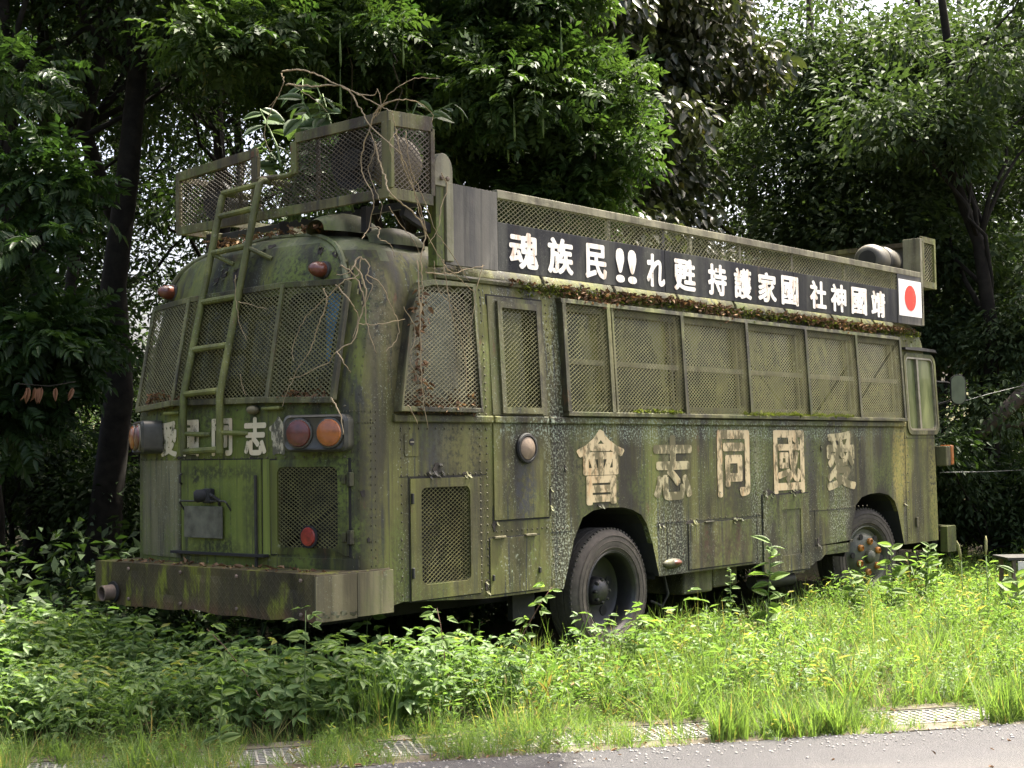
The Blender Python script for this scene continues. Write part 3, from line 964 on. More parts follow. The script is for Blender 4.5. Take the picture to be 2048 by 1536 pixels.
# ---- passenger door (kerbside emergency door)
door = empty('d', (0, 0, 0)); door.name = 'door'; door.parent = bus
MB().ring(roundrect(1.258, 1.89, .858, 2.475, .004), roundrect(1.27, 1.878, .87, 2.463, .004), SF, -.01, .003).build('door_gap', 'seam_dark', door)
MB().prism(roundrect(1.27, 1.878, .87, 1.555, .004), SF, -.01, .010).build('door_panel', 'side_paint', door, bevel=.002)
MB().ring(roundrect(1.27, 1.878, 1.615, 2.463, .004), roundrect(1.395, 1.79, 1.665, 2.39, .02), SF, -.01, .010).build('door_panel', 'frame_paint', door)
MB().ring(roundrect(1.355, 1.83, 1.625, 2.43, .004), roundrect(1.40, 1.785, 1.67, 2.385, .006), SF, .010, .032).build('window_frame', 'frame_paint', door)
lattice(MB(), roundrect(1.40, 1.785, 1.67, 2.385, .006, 1)[::1], lambda u, v, d: SF(u, v, d + .018)).build('wire_screen', 'screen_wire', door, kind='stuff')
MB().prism(roundrect(1.39, 1.795, 1.66, 2.395, .006), SF, -.05, -.042).build('pane', 'glass_side', door)
def disc(name, x, z, r, d0, d1, mat, parent, fn=SF, n=28):
    p = [(x + r * math.cos(2 * PI * i / n), z + r * math.sin(2 * PI * i / n)) for i in range(n)]
    return MB().prism(p, fn, d0, d1).build(name, mat, parent)
ph = MB()
c = Vector(SF(1.622, 1.375, .010))
ph.lathe([(.108, 0), (.112, .012), (.104, .024), (.09, .026), (.084, .016)], c, (0, -1, 0), 32)
ph.build('porthole_ring', 'black_dirty', door, True)
ph = MB(); ph.lathe([(.086, .012), (.08, .022), (.05, .032), (.0, .036)], c, (0, -1, 0), 32)
ph.build('porthole_lens', 'porthole_lens', door, True)

# ---- engine hatch on the side
hatch = empty('side_hatch', (0, 0, 0)); hatch.parent = bus
MB().ring(roundrect(.425, 1.125, .37, 1.19, .004), roundrect(.434, 1.116, .378, 1.182, .004), SF, -.01, .003).build('hatch_gap', 'seam_dark', hatch)
MB().ring(roundrect(.434, 1.116, .378, 1.182, .004, 6), roundrect(.535, 1.016, .475, 1.12, .045, 6), SF, -.01, .012).build('hatch_panel', 'hatch_paint', hatch)
lattice(MB(), roundrect(.537, 1.014, .477, 1.118, .045, 3), lambda u, v, d: SF(u, v, d - .004),   .021, .014, .0038).build('wire_screen', 'screen_wire', hatch, kind='stuff')
for z in (.56, 1.05):
    MB().box(.436, .452, -.03, .0, z - .035, z + .035).build('hinge', 'dark_steel', hatch, bevel=.004)
MB().box(.4, 1.1, .25, .27, .4, 1.2).build('radiator', 'black_dirty', hatch)
rr_ = random.Random(8)
for i in range(9):
    z = .5 + i * .07
    MB().tube([(.45, .24, z), (.7, .2 + rr_.uniform(-.03, .03), z + rr_.uniform(-.05, .05)), (1.05, .24, z)], .012, 6).build('hose', 'black_dirty', hatch, True)

# ---- filler flap, step flap, locker doors
ff_ = empty('filler_flap', (0, 0, 0)); ff_.parent = bus
MB().prism(roundrect(.388, .53, 1.33, 1.485, .02), SF, -.01, .005).build('flap_plate', 'side_paint', ff_)
disc('lock', .455, 1.425, .024, -.01, .008, 'black_dirty', ff_, SF, 16)
MB().prism(roundrect(.437, .473, 1.421, 1.429, .001), SF, 0, .011).build('lock_slot', 'chrome_old', ff_)
st_ = empty('step_flap', (0, 0, 0)); st_.parent = bus
MB().ring(roundrect(1.214, 1.772, .345, .752, .003), roundrect(1.222, 1.764, .353, .744, .003), SF, -.01, .003).build('flap_gap', 'seam_dark', st_)
MB().prism(roundrect(1.222, 1.764, .353, .744, .003), SF, -.01, .008).build('flap_panel', 'side_paint', st_)
for x in (1.32, 1.66): MB().box(x - .06, x + .06, -.022, .0, .742, .758).build('hinge', 'bumper_side', st_, bevel=.003)
MB().box(1.745, 1.765, -.022, .0, .47, .51).build('latch', 'dark_steel', st_, bevel=.003)
MB().box(1.24, 1.256, -.022, .0, .45, .49).build('latch', 'dark_steel', st_, bevel=.003)
lk = empty('locker_door', (0, 0, 0)); lk.parent = bus
MB().ring(roundrect(3.70, 4.72, .345, .742, .003), roundrect(3.709, 4.711, .354, .733, .003), SF, -.01, .003).build('door_gap', 'seam_dark', lk)
MB().prism(roundrect(3.709, 4.711, .354, .733, .003), SF, -.01, .007).build('door_skin', 'side_paint', lk)
MB().box(3.95, 4.08, -.02, .0, .728, .742).build('hinge', 'frame_paint', lk, bevel=.003)
MB().box(4.4, 4.53, -.02, .0, .728, .742).build('hinge', 'frame_paint', lk, bevel=.003)
bx = empty('battery_door', (0, 0, 0)); bx.parent = bus
MB().ring(roundrect(4.885, 5.73, .215, .938, .003), roundrect(4.897, 5.718, .227, .926, .003), SF, -.012, .004).build('door_gap', 'seam_dark', bx)
MB().ring(roundrect(4.897, 5.718, .227, .926, .003), roundrect(5.215, 5.565, .37, .79, .01), SF, -.012, .012).build('door_skin', 'side_paint', bx)
MB().prism(roundrect(5.215, 5.565, .37, .79, .01), SF, -.03, .006).build('vent_panel', 'frame_paint', bx)
# torn skirt edge in front of the battery door
rg = random.Random(4)
edge = [(5.73 + .87 * i / 16, .26 + .10 * math.sin(PI * i / 34) + rg.uniform(-.025, .02) + .0045 * i) for i in range(17)]
MB().prism([(5.73, .42), *[(a, b) for a, b in edge], (6.58, .42)], SF, -.008, .004).build('torn_skirt', 'side_paint', shell)
edge = [(4.9 + .8 * i / 16, .205 + rg.uniform(-.02, .012)) for i in range(17)]
MB().prism([(4.9, .232), *edge, (5.7, .232)], SF, -.008, .003).build('torn_edge', 'side_paint', shell)
# side marker lamp ahead of the rear wheel
sm = empty('side_marker', (0, 0, 0)); sm.parent = bus
c = Vector(SF(3.47, .42, 0))
mm_ = MB()
for i in range(9):
    pass
def ellipsoid(m, c, rx, ry, rz, nu=16, nv=8, half=None):
    b = len(m.v)
    for j in range(nv + 1):
        th = PI * j / nv
        for i in range(nu):
            a = 2 * PI * i / nu
            m.v.append((c[0] + rx * math.sin(th) * math.cos(a), c[1] + ry * math.sin(th) * math.sin(a), c[2] + rz * math.cos(th)))
    for j in range(nv):
        for i in range(nu):
            i2 = (i + 1) % nu
            m.f.append((b + j * nu + i, b + j * nu + i2, b + (j + 1) * nu + i2, b + (j + 1) * nu + i))
    return m
ellipsoid(MB(), c, .14, .04, .042).build('lamp_base', 'frame_paint', sm, 'all')
ellipsoid(MB(), c + Vector((.03, -.015, .006)), .07, .035, .026).build('lens', 'lens_brown', sm, 'all')

# ---- peeling paint: bare dark patches with curled flakes
def peel(fn, u, v, su, sv, seed, flakes=4, parent=None):
    rg5 = random.Random(seed)
    n = 12
    poly = []
    for i in range(n):
        a = 2 * PI * i / n
        k = rg5.uniform(.45, 1.1)
        poly.append((u + su * k * math.cos(a), v + sv * k * math.sin(a)))
    MB().prism(poly, fn, -.002, .0045).build('bare_patch', 'bare_metal', parent or shell)
    for i in range(flakes):
        a = rg5.uniform(0, 2 * PI)
        p, q = u + su * .8 * math.cos(a), v + sv * .8 * math.sin(a)
        w, h_ = rg5.uniform(.012, .035), rg5.uniform(.012, .04)
        MB().add([fn(p, q, .006), fn(p + w, q + .004, .006), fn(p + w * .9, q - h_ * .5, .014), fn(p + w * .1, q - h_ * .6, .018), fn(p + w * .7, q - h_, .03), fn(p + w * .2, q - h_ * .95, .034)], [(0, 1, 2, 3), (3, 2, 4, 5)]).build('paint_flake', 'side_paint', parent or shell)
for i, (u, v, su, sv, fl) in enumerate(((.70, 1.24, .05, .05, 6), (.62, 1.21, .03, .02, 3), (.98, 1.205, .04, .015, 3), (1.27, .84, .03, .05, 2), (1.9, 1.0, .012, .12, 3), (5.0, .955, .10, .025, 7), (5.5, .95, .14, .02, 6), (3.75, .745, .09, .018, 4), (4.45, .74, .10, .014, 3),
        (2.5, .93, .03, .012, 2), (5.9, .45, .03, .06, 2), (1.18, .42, .02, .05, 3), (2.08, 1.22, .012, .03, 1), (7.75, .75, .02, .03, 2), (3.3, .74, .05, .012, 2), (.5, 1.62, .06, .012, 2), (4.2, 1.0, .012, .05, 1), (6.0, 1.35, .02, .04, 1))):
    peel(SF, u, v, su, sv, 100 + i, fl)
for i, (u, v, su, sv, fl) in enumerate(((1.42, 2.64, .06, .05, 3), (1.28, 2.62, .05, .06, 3), (1.5, 2.60, .03, .03, 1), (1.0, 2.8, .05, .02, 2), (.9, 1.33, .02, .02, 0), (2.05, 1.1, .03, .08, 1), (1.95, .9, .02, .05, 0), (.5, 2.72, .03, .04, 1), (1.72, 1.345, .05, .012, 1))):
    peel(RF, u, v, su, sv, 200 + i, fl)
def CF(s_, z, d):                               # rear right corner post
    ins, R = tab(T_IN, z), tab(T_R, z)
    lo = ins + R
    a = s_ * PI / 2
    x0 = rear_x(lo, z)
    return (x0 + R - (R + d) * math.cos(a), lo - (R + d) * math.sin(a), z)
for i, (u, v, su, sv, fl) in enumerate(((.28, 2.62, .06, .05, 3), (.36, 2.55, .05, .06, 3), (.46, 2.45, .04, .07, 3), (.52, 2.36, .03, .05, 2), (.2, 2.68, .05, .03, 2), (.7, 1.1, .08, .03, 0), (.85, .8, .06, .02, 0))):
    peel(CF, u, v, su, sv, 300 + i, fl)

# ---- the bank of screened side windows
wb = empty('side_window_screen', (0, 0, 0)); wb.parent = bus
FD = 0.05
MB().box(2.075, 7.775, -.055, .02, 1.612, 1.645).build('screen_sill', 'frame_paint', wb, bevel=.004)
m = MB(); m.hexa([(2.06, side_y(2.47) - .055, 2.465), (7.75, side_y(2.47) - .055, 2.465), (7.75, .06, 2.465), (2.06, .06, 2.465), (2.06, side_y(2.5) - .055, 2.50), (7.75, side_y(2.5) - .055, 2.50), (7.75, .06, 2.50), (2.06, .06, 2.50)])
m.build('screen_head', 'frame_paint', wb, bevel=.004)
for i, x in enumerate(WIN_POSTS):
    w = .045
    MB().prism(roundrect(x - w / 2, x + w / 2, 1.645, 2.466, .003, 1), SF, -.03, FD + .006).build('screen_post', 'frame_paint', wb, bevel=.003)
MB().prism(roundrect(2.69, 2.715, 1.645, 2.466, .003, 1), SF, -.03, FD).build('screen_post', 'frame_paint', wb)
for i, (a, b) in enumerate(zip(WIN_POSTS[:-1], WIN_POSTS[1:])):
    pr = roundrect(a + .02, b - .02, 1.645, 2.466, .002, 1)
    lattice(MB(), pr, lambda u, v, d: SF(u, v, d + FD - .012)).build('wire_screen', 'screen_wire', wb, kind='stuff')
    win = empty('side_window', (0, 0, 0)); win.parent = bus
    zmid = 2.03
    MB().prism(roundrect(a + .03, b - .03, 1.685, zmid - .018, .02), SF, -.03, -.024).build('pane', 'glass_side', win)
    MB().prism(roundrect(a + .03, b - .03, zmid + .018, 2.435, .02), SF, -.046, -.040).build('pane', 'glass_side', win)
    MB().prism(roundrect(a + .036, b - .036, zmid - .02, zmid + .02, .004), SF, -.05, .004).build('sash_rail', 'rail_paint', win)
    MB().ring(roundrect(a + .022, b - .022, 1.678, 2.442, .03), roundrect(a + .05, b - .05, 1.706, 2.414, .03), SF, -.035, .006).build('window_frame', 'frame_paint', win)
    if i > 0:
        MB().prism(roundrect(b - .13, b - .105, 1.70, 2.42, .003), SF, -.045, .002).build('sash_post', 'frame_paint', win)

# ---- rear quarter window with its own screen
qw = empty('quarter_window', (0, 0, 0)); qw.parent = bus
def inset_poly(poly, d):
    cx = sum(p[0] for p in poly) / len(poly); cz = sum(p[1] for p in poly) / len(poly)
    out = []
    for u, v in poly:
        L = math.hypot(u - cx, v - cz)
        out.append((u - (u - cx) / L * d, v - (v - cz) / L * d))
    return out
outer = [(.295, 1.625), (1.10, 1.625), (1.09, 2.525), (.665, 2.525), (.56, 2.50), (.50, 2.44), (.43, 2.28), (.36, 1.98)]
MB().ring(outer, inset_poly(outer, .04), SF, .045, .075).build('screen_frame', 'frame_paint', qw, bevel=.003)
MB().ring(outer, inset_poly(outer, .012), SF, -.05, .044).build('screen_box', 'frame_paint', qw)
lattice(MB(), inset_poly(outer, .03), lambda u, v, d: SF(u, v, d + .052), .022, .0145, .0052).build('wire_screen', 'screen_wire_pale', qw, kind='stuff')
MB().prism(inset_poly(outer, .05), SF, -.035, -.028).build('pane', 'glass_pale', qw)
cur = MB()
us = np.linspace(.42, 1.08, 60)
cur.grid(list(us), [1.62, 1.9, 2.2, 2.5], lambda u, v, d: (u, .13 + .022 * math.sin(u * 75) + d, v), 0, .003)
cur.build('curtain', 'curtain_pale', qw, 'all')

# ---- driver's window
dw = empty('driver_window', (0, 0, 0)); dw.parent = bus
MB().ring(roundrect(7.86, 8.635, 1.475, 2.345, .10, 6), roundrect(7.905, 8.59, 1.52, 2.305, .075, 6), SF, -.02, .016).build('window_rubber', 'frame_paint', dw)
MB().ring(roundrect(7.905, 8.59, 1.52, 2.305, .075, 6), roundrect(7.925, 8.57, 1.54, 2.285, .06, 6), SF, -.03, .010).build('window_frame', 'chrome_old', dw)
MB().prism(roundrect(7.91, 8.21, 1.53, 2.295, .02), SF, -.03, -.024).build('pane', 'glass_driver', dw)
MB().prism(roundrect(8.19, 8.585, 1.53, 2.295, .02), SF, -.018, -.012).build('pane', 'glass_driver', dw)
MB().prism(roundrect(8.185, 8.225, 1.53, 2.295, .004), SF, -.03, .006).build('sash_post', 'chrome_old', dw)
MB().prism([(7.86, 2.375), (8.6, 2.375), (8.63, 2.36), (8.6, 2.40), (8.2, 2.412), (7.86, 2.40)], SF, -.01, .05).build('rain_visor', 'black_dirty', dw)

# ---- rear window screen: three bays on a faceted frame
rw = empty('rear_window_screen', (0, 0, 0)); rw.parent = bus
RY = [.15, .72, 1.72, 2.28]
RB = [Vector((-.10, .15, 1.70)), Vector((-.165, .72, 1.718)), Vector((-.19, 1.72, 1.73)), Vector((-.095, 2.28, 1.70))]
RT = [Vector((.045, .15, 2.475)), Vector((-.015, .72, 2.495)), Vector((-.04, 1.72, 2.475)), Vector((.06, 2.28, 2.455))]
for k in range(4):
    MB().bar(RB[k], RT[k], .035, .035, (1, 0, 0)).build('screen_post', 'frame_paint', rw, bevel=.004)
for k in range(3):
    for P in (RB, RT):
        w = .04
        MB().bar(P[k], P[k + 1], w, .045 if P is RB else .03, (0, 0, 1)).build('screen_rail', 'frame_paint', rw, bevel=.004)
    def q(u, v, d, k=k):
        a = RB[k].lerp(RB[k + 1], u); b = RT[k].lerp(RT[k + 1], u)
        return a.lerp(b, v) + Vector((-d, 0, 0))
    wd = RY[k + 1] - RY[k]
    lattice(MB(), [(0.02, 0.02), (.98, 0.02), (.98, .98), (0.02, .98)], q, .021 / wd, .0145 / .78, .0052 / wd * 1.0, .004).build('wire_screen', 'screen_wire', rw, kind='stuff')
for y0, y1 in ((.23, .70), (.74, 1.70), (1.74, 2.21)):
    p = MB()
    p.grid(list(np.linspace(y0, y1, 6)), list(np.linspace(1.74, 2.44, 5)), lambda u, v, d: RF(u, v, d - .035), 0, .006)
    p.build('pane', 'glass_rear', rw, 'all')
m = MB()
m.grid(list(np.linspace(.76, 1.69, 70)), [1.74, 2.0, 2.2, 2.44], lambda u, v, d: (rear_x(u, v) + .10 + .018 * math.sin(u * 40 + 2.5 * v) + d, u, v), 0, .003)
m.build('curtain', 'curtain_olive', rw, 'all')
MB().add([(rear_x(.4, 2.3) + .06, .26, 2.40), (rear_x(.4, 2.3) + .05, .36, 2.43), (rear_x(.4, 2.0) + .05, .39, 2.02), (rear_x(.4, 1.9) + .05, .29, 1.95), (rear_x(.4, 2.2) + .03, .30, 2.2)], [(0, 1, 4), (1, 2, 4), (2, 3, 4), (3, 0, 4)]).build('blue_sheet', 'blue_sheet', rw)

# ---- roof rim over the rear panel
m = MB()
zz = [2.50, 2.56, 2.63, 2.68, 2.72, 2.76, 2.80, 2.83, 2.855, 2.875]
def rimpt(z, s):
    ins, R = tab(T_IN, z), tab(T_R, z)
    y = ins + R * .55
    x = rear_x(y, z)
    return (x - .012, y if s > 0 else BW - y, z)
pts = [rimpt(z, 1) for z in zz] + [(tab(T_XR, 2.882) - .0, BW / 2, 2.895)] + [rimpt(z, -1) for z in zz[::-1]]
m.tube(pts, .02, 6)
m.build('roof_rim', 'roof_paint', shell, True)

# ---- rear panels
rd = empty('engine_door', (0, 0, 0)); rd.parent = bus
def rpanel(nm, y0, y1, z0, z1, d, mat, parent, ny=10):
    return MB().grid(list(np.linspace(y0, y1, ny)), [z0, (z0 + z1) / 2, z1], RF, -.015, d).build(nm, mat, parent)
rpanel('door_gap', .79, 1.685, .675, 1.332, .002, 'seam_dark', rd)
rpanel('door_skin', .80, 1.674, .69, 1.324, .012, 'rear_panel_moss', rd)
MB().tube([(rear_x(1.66, 1.2) - .02, 1.66, 1.16), (rear_x(1.66, 1.2) - .045, 1.645, 1.17), (rear_x(1.66, 1.2) - .045, 1.645, 1.22), (rear_x(1.66, 1.2) - .02, 1.66, 1.23)], .008, 6).build('door_handle', 'dark_steel', rd, True)
MB().bar((rear_x(.83, 1) - .03, .825, .60), (rear_x(.83, 1) - .03, .83, 1.22), .012, .02).build('lock_rod', 'dark_steel', rd)
MB().bar((rear_x(1.7, .69) - .025, 1.76, .683), (rear_x(.8, .69) - .03, .73, .688), .018, .05).build('sill_bar', 'black_dirty', rd)
rpanel('corner_panel', 1.695, 2.27, .64, 1.325, .006, 'rear_panel_grey', shell)
rpanel('narrow_panel', .722, .785, .69, 1.324, .008, 'rear_panel_moss', shell, 3)
rh = empty('grille_door', (0, 0, 0)); rh.parent = bus
MB().ring(roundrect(.065, .722, .69, 1.328, .004), roundrect(.078, .712, .70, 1.318, .004), RF, -.012, .003).build('door_gap', 'seam_dark', rh)
o_ = roundrect(.078, .712, .70, 1.318, .004, 6); i_ = roundrect(.145, .65, .745, 1.272, .05, 6)
MB().ring(o_, i_, RF, -.012, .012).build('door_skin', 'rear_paint', rh)
lattice(MB(), roundrect(.147, .648, .747, 1.27, .05, 3), lambda u, v, d: RF(u, v, d - .002), .019, .0128, .0048, .004, 3).build('wire_screen', 'screen_wire', rh, kind='stuff')
MB().box(.12, .14, .1, .75, .7, 1.3).build('radiator', 'black_dirty', rh)
for z in (.82, 1.19):
    hm = MB(); hm.box(rear_x(.07, z) - .03, rear_x(.07, z) + .01, .045, .075, z - .045, z + .045); hm.box(rear_x(.1, z) - .022, rear_x(.1, z), .08, .115, z - .03, z + .03)
    hm.build('hinge', 'frame_paint', rh, bevel=.004)
rpanel('plinth', .03, .70, .612, .682, .012, 'rear_paint', shell)

# number plate bracket, plate lamp camera, reflector
pb = empty('plate_bracket', (0, 0, 0)); pb.parent = bus
x_ = rear_x(1.37, 1) - .03
MB().tube([(x_ + .02, 1.62, .98), (x_ - .02, 1.62, 1.035), (x_ - .02, 1.60, 1.042), (x_ - .02, 1.12, 1.045), (x_ - .02, 1.10, 1.035), (x_ + .02, 1.10, .98)], .007, 6).build('guard_bar', 'dark_steel', pb, True)
MB().box(x_ - .012, x_, 1.16, 1.58, .79, 1.008).build('blank_plate', 'plate_dirty', pb, bevel=.003)
cm = MB(); cm.lathe([(.02, 0), (.042, .01), (.045, .07), (.03, .09), (0, .092)], (x_ - .0, 1.335, 1.085), (-.8, .55, -.1), 16)
cm.build('lamp_body', 'black_dirty', pb, True)
MB().box(x_ - .03, x_ + .02, 1.27, 1.36, 1.03, 1.13).build('lamp_bracket', 'black_dirty', pb, bevel=.012)
MB().tube([(x_ - .02, 1.27, 1.09), (x_ - .05, 1.21, 1.08), (x_ - .02, 1.18, 1.05), (x_, 1.2, 1.02)], .012, 6).build('cable', 'black_dirty', pb, True)
rf = MB(); rf.lathe([(.062, 0), (.062, .01), (.057, .018), (.0, .022)], (rear_x(.37, .82) - .02, .37, .82), (-1, -.1, 0), 24); rf.build('reflector', 'reflector_red', rh, True)
rf = MB(); rf.lathe([(.074, 0), (.074, .012), (.063, .014)], (rear_x(.37, .82) - .016, .37, .82), (-1, -.1, 0), 24); rf.build('reflector_rim', 'black_dirty', rh, True)

# ---- tail lamp clusters, turned out by 20 degrees
def cluster(cx, cy, cz, ang_, right):
    t = empty('tail_lamp', (0, 0, 0)); t.parent = bus
    nx, ny = -math.cos(ang_), -math.sin(ang_) * (1 if right else -1)
    ux, uy = (-ny, nx)
    if uy > 0: ux, uy = -ux, -uy          # u points to the vehicle's right in view
    N = Vector((nx, ny, 0)); U = Vector((ux, uy, 0)); C = Vector((cx, cy, cz))
    def fn(u, v, d): return C + U * u + Vector((0, 0, v)) + N * d
    m = MB()
    out = roundrect(-.215, .215, -.105, .105, .045, 5)
    back = roundrect(-.235, .235, -.12, .12, .05, 5)
    n = len(out)
    v = [fn(*p, -.17 if right else -.13) for p in back] + [fn(*p, 0) for p in back] + [fn(*p, .02) for p in out] + [fn(p[0] * .96, p[1] * .92, .012) for p in out]
    f = [tuple(range(n))[::-1]]
    for k in range(3):
        f += [(k * n + i, k * n + (i + 1) % n, (k + 1) * n + (i + 1) % n, (k + 1) * n + i) for i in range(n)]
    f.append(tuple(range(3 * n, 4 * n)))
    m.add(v, f).build('housing', 'lamp_housing', t, True)
    outer_u = .11 if right else -.11
    for u, mat in ((-outer_u, 'lens_red'), (outer_u, 'lens_amber')):
        l = MB(); l.lathe([(.088, .0), (.088, .02), (.082, .031), (.074, .0325), (.066, .0375), (.058, .0385), (.048, .0420), (.040, .0428), (.028, .0455), (.018, .0458), (0, .047)], fn(u, 0, .008), N, 28); l.build('lens', mat, t, True)
        l = MB(); l.lathe([(.098, 0), (.098, .016), (.088, .02)], fn(u, 0, .008), N, 28); l.build('lens_rim', 'chrome_old' if not right else 'lamp_housing', t, True)
cluster(-.165, .245, 1.488, R_(20), True)
cluster(-.15, 2.19, 1.495, R_(26), False)

# ---- clearance lamps above the rear window
for y, z in ((.42, 2.575), (2.10, 2.565)):
    t = empty('clearance_lamp', (0, 0, 0)); t.parent = bus
    x = rear_x(y, z)
    l = MB(); l.lathe([(.062, -.02), (.062, .012), (.05, .02)], (x, y, z), (-1, 0, .05), 20); l.build('lamp_base', 'dark_steel', t, True)
    l = MB(); l.lathe([(.05, .012), (.054, .05), (.046, .09), (.026, .12), (0, .13)], (x, y, z), (-1, 0, .05), 20); l.build('lens', 'lens_brown', t, True)
for y in (1.77, .68):
    MB().box(rear_x(y, 1.66) - .045, rear_x(y, 1.66), y - .09, y + .09, 1.652, 1.672).build('step_lamp', 'ladder_paint', shell, bevel=.006)
ellipsoid(MB(), Vector((rear_x(.86, 1.655) - .02, .86, 1.655)), .04, .055, .03).build('lamp_dome', 'bumper_side', shell, 'all')

# ---- ladder
ld = empty('ladder', (0, 0, 0)); ld.parent = bus
LY = (1.555, 1.15)
def ladx(z): return -.225 if z < 1.76 else -.225 + (z - 1.76) * (.36 / 1.51)
for y, top in ((LY[0], 3.245), (LY[1], 3.285)):
    pts = [(-.225, y, 1.37), (-.225, y, 1.6), (-.225, y, 1.74), (-.218, y, 1.79)] + [(ladx(z), y, z) for z in (2.2, 2.7, 3.1, top - .03)] + [(ladx(top) + .02, y, top), (ladx(top) + .10, y, top + .006), (ladx(top) + .26, y, top + .004)]
    MB().tube(pts, .026, 10).build('rail', 'ladder_paint', ld, True)
for z in (1.385, 1.785, 2.10, 2.44, 2.80, 3.07, 3.245):
    MB().tube([(ladx(z), LY[0], z), (ladx(z), LY[1], z + .012)], .022, 8).build('rung', 'ladder_paint', ld, True)
for y in LY:
    for z, tz in ((1.51, 1.50), (2.80, 2.70)):
        MB().tube([(ladx(z), y, z), (rear_x(y - .22, tz) + .005, y - .22, tz)], .017, 8).build('stay', 'ladder_paint', ld, True)

# ---- rear bumper
rb = empty('rear_bumper', (0, 0, 0)); rb.parent = bus
bz = random.Random(17)
dents = [(bz.uniform(.1, 2.3), bz.uniform(.34, .58), bz.uniform(.05, .14), bz.uniform(.004, .014)) for _ in range(12)]
def bface(y, z, d):
    x = -.405 - d
    for cy_, cz_, r_d, dp in dents:
        x += dp * math.exp(-((y - cy_) ** 2 + (z - cz_) ** 2 * 2) / r_d ** 2)
    if z < .325: z += .012 * math.sin(y * 9) * math.sin(y * 3.1 + 1)
    return (x, y, z)
MB().grid(list(np.linspace(-.005, 2.36, 60)), [.316, .36, .41, .46, .51, .56, .612], bface, -.01, 0).build('tread_face', 'tread_plate', rb)
for y in (.12, .75, 1.35, 1.95):
    for z in (.36, .57):
        l = MB(); l.lathe([(.014, 0), (.014, .008), (.008, .012), (0, .012)], (-.404, y, z), (-1, 0, 0), 6); l.build('bolt', 'steel_rusty', rb)
MB().box(-.395, .24, -.012, 2.36, .600, .611).build('top_plate', 'tread_plate', rb, bevel=.002)
MB().box(-.405, -.06, -.017, -.005, .316, .6).build('end_plate', 'bumper_side', rb, bevel=.002)
MB().box(-.056, .262, -.017, -.005, .322, .6).build('end_plate', 'bumper_side', rb, bevel=.002)
MB().box(-.395, .2, 2.352, 2.362, .318, .6).build('end_plate', 'bumper_side', rb)
MB().box(-.36, .1, .05, 2.3, .40, .58).build('bumper_core', 'black_dirty', rb)
rg = random.Random(9)
for a0, n_ in ((-.38, 9), (-.18, 5)):     # flaking paint along the lower edge
    for i in range(n_):
        x = a0 + i * .024 + rg.uniform(-.008, .008); z = .34 + rg.uniform(-.012, .025)
        s_ = rg.uniform(.012, .03)
        MB().add([(x, -.018, z), (x + s_, -.018, z - .004), (x + s_ * 1.1, -.018 - rg.uniform(.004, .016), z + s_ * .8), (x - .003, -.018 - rg.uniform(.002, .012), z + s_)], [(0, 1, 2, 3)]).build('paint_flake', 'rail_paint', rb)
ex = empty('exhaust_pipe', (0, 0, 0)); ex.parent = bus
l = MB(); l.lathe([(.055, -.1), (.055, .10), (.046, .10), (.046, -.06), (0, -.06)], (-.40, 2.13, .40), (-1, .1, -.05), 18); l.build('pipe', 'steel_rusty', ex, True)
l = MB(); l.lathe([(.075, 0), (.075, .012), (.056, .014)], (-.405, 2.13, .40), (-1, .05, 0), 18); l.build('collar', 'black_dirty', ex, True)

# ---- underbody
ub = empty('chassis', (0, 0, 0)); ub.parent = bus
for x0, x1, y0 in ((.15, 2.0, .1), (2.001, 3.32, .72), (3.321, 6.45, .1), (6.451, 7.78, .72), (7.781, 8.6, .1)):
    MB().box(x0, x1, y0, BW - .1, .36, .42).build('floor_pan', 'black_dirty', ub)
for y in (.75, 1.6): MB().box(.2, 8.5, y, y + .08, .18, .36).build('chassis_rail', 'black_dirty', ub)
for x in (2.64, 7.1): MB().tube([(x, .3, .25), (x, BW - .3, .25)], .07, 10).build('axle', 'black_dirty', ub, True)
MB().box(3.85, 4.3, .15, .6, .12, .345).build('fuel_tank', 'frame_paint', ub, bevel=.02)
MB().box(4.36, 4.75, .18, .6, .14, .345).build('air_tank', 'frame_paint', ub, bevel=.02)
MB().box(1.75, 2.0, .25, .30, .1, .36).build('mud_flap', 'black_dirty', ub)
MB().tube([(5.1, .25, .12), (5.9, .3, .10)], .06, 10).build('silencer', 'dark_steel', ub, True)
MB().tube([(3.62, .2, .34), (3.66, .18, .15), (3.6, .2, .05), (3.5, .25, .1)], .012, 6).build('hose', 'dark_steel', ub, True)
def arch_liner(poly, nm):
    m = MB()
    n = len(poly)
    v = [(a, .045, b) for a, b in poly] + [(a, .70, b) for a, b in poly]
    f = [(i, i + 1, n + i + 1, n + i) for i in range(n - 1)] + [tuple(range(n, 2 * n))]
    m.add(v, f).build(nm, 'black_dirty', ub)
arch_liner(ARCH_R, 'wheel_housing'); arch_liner(ARCH_F, 'wheel_housing')

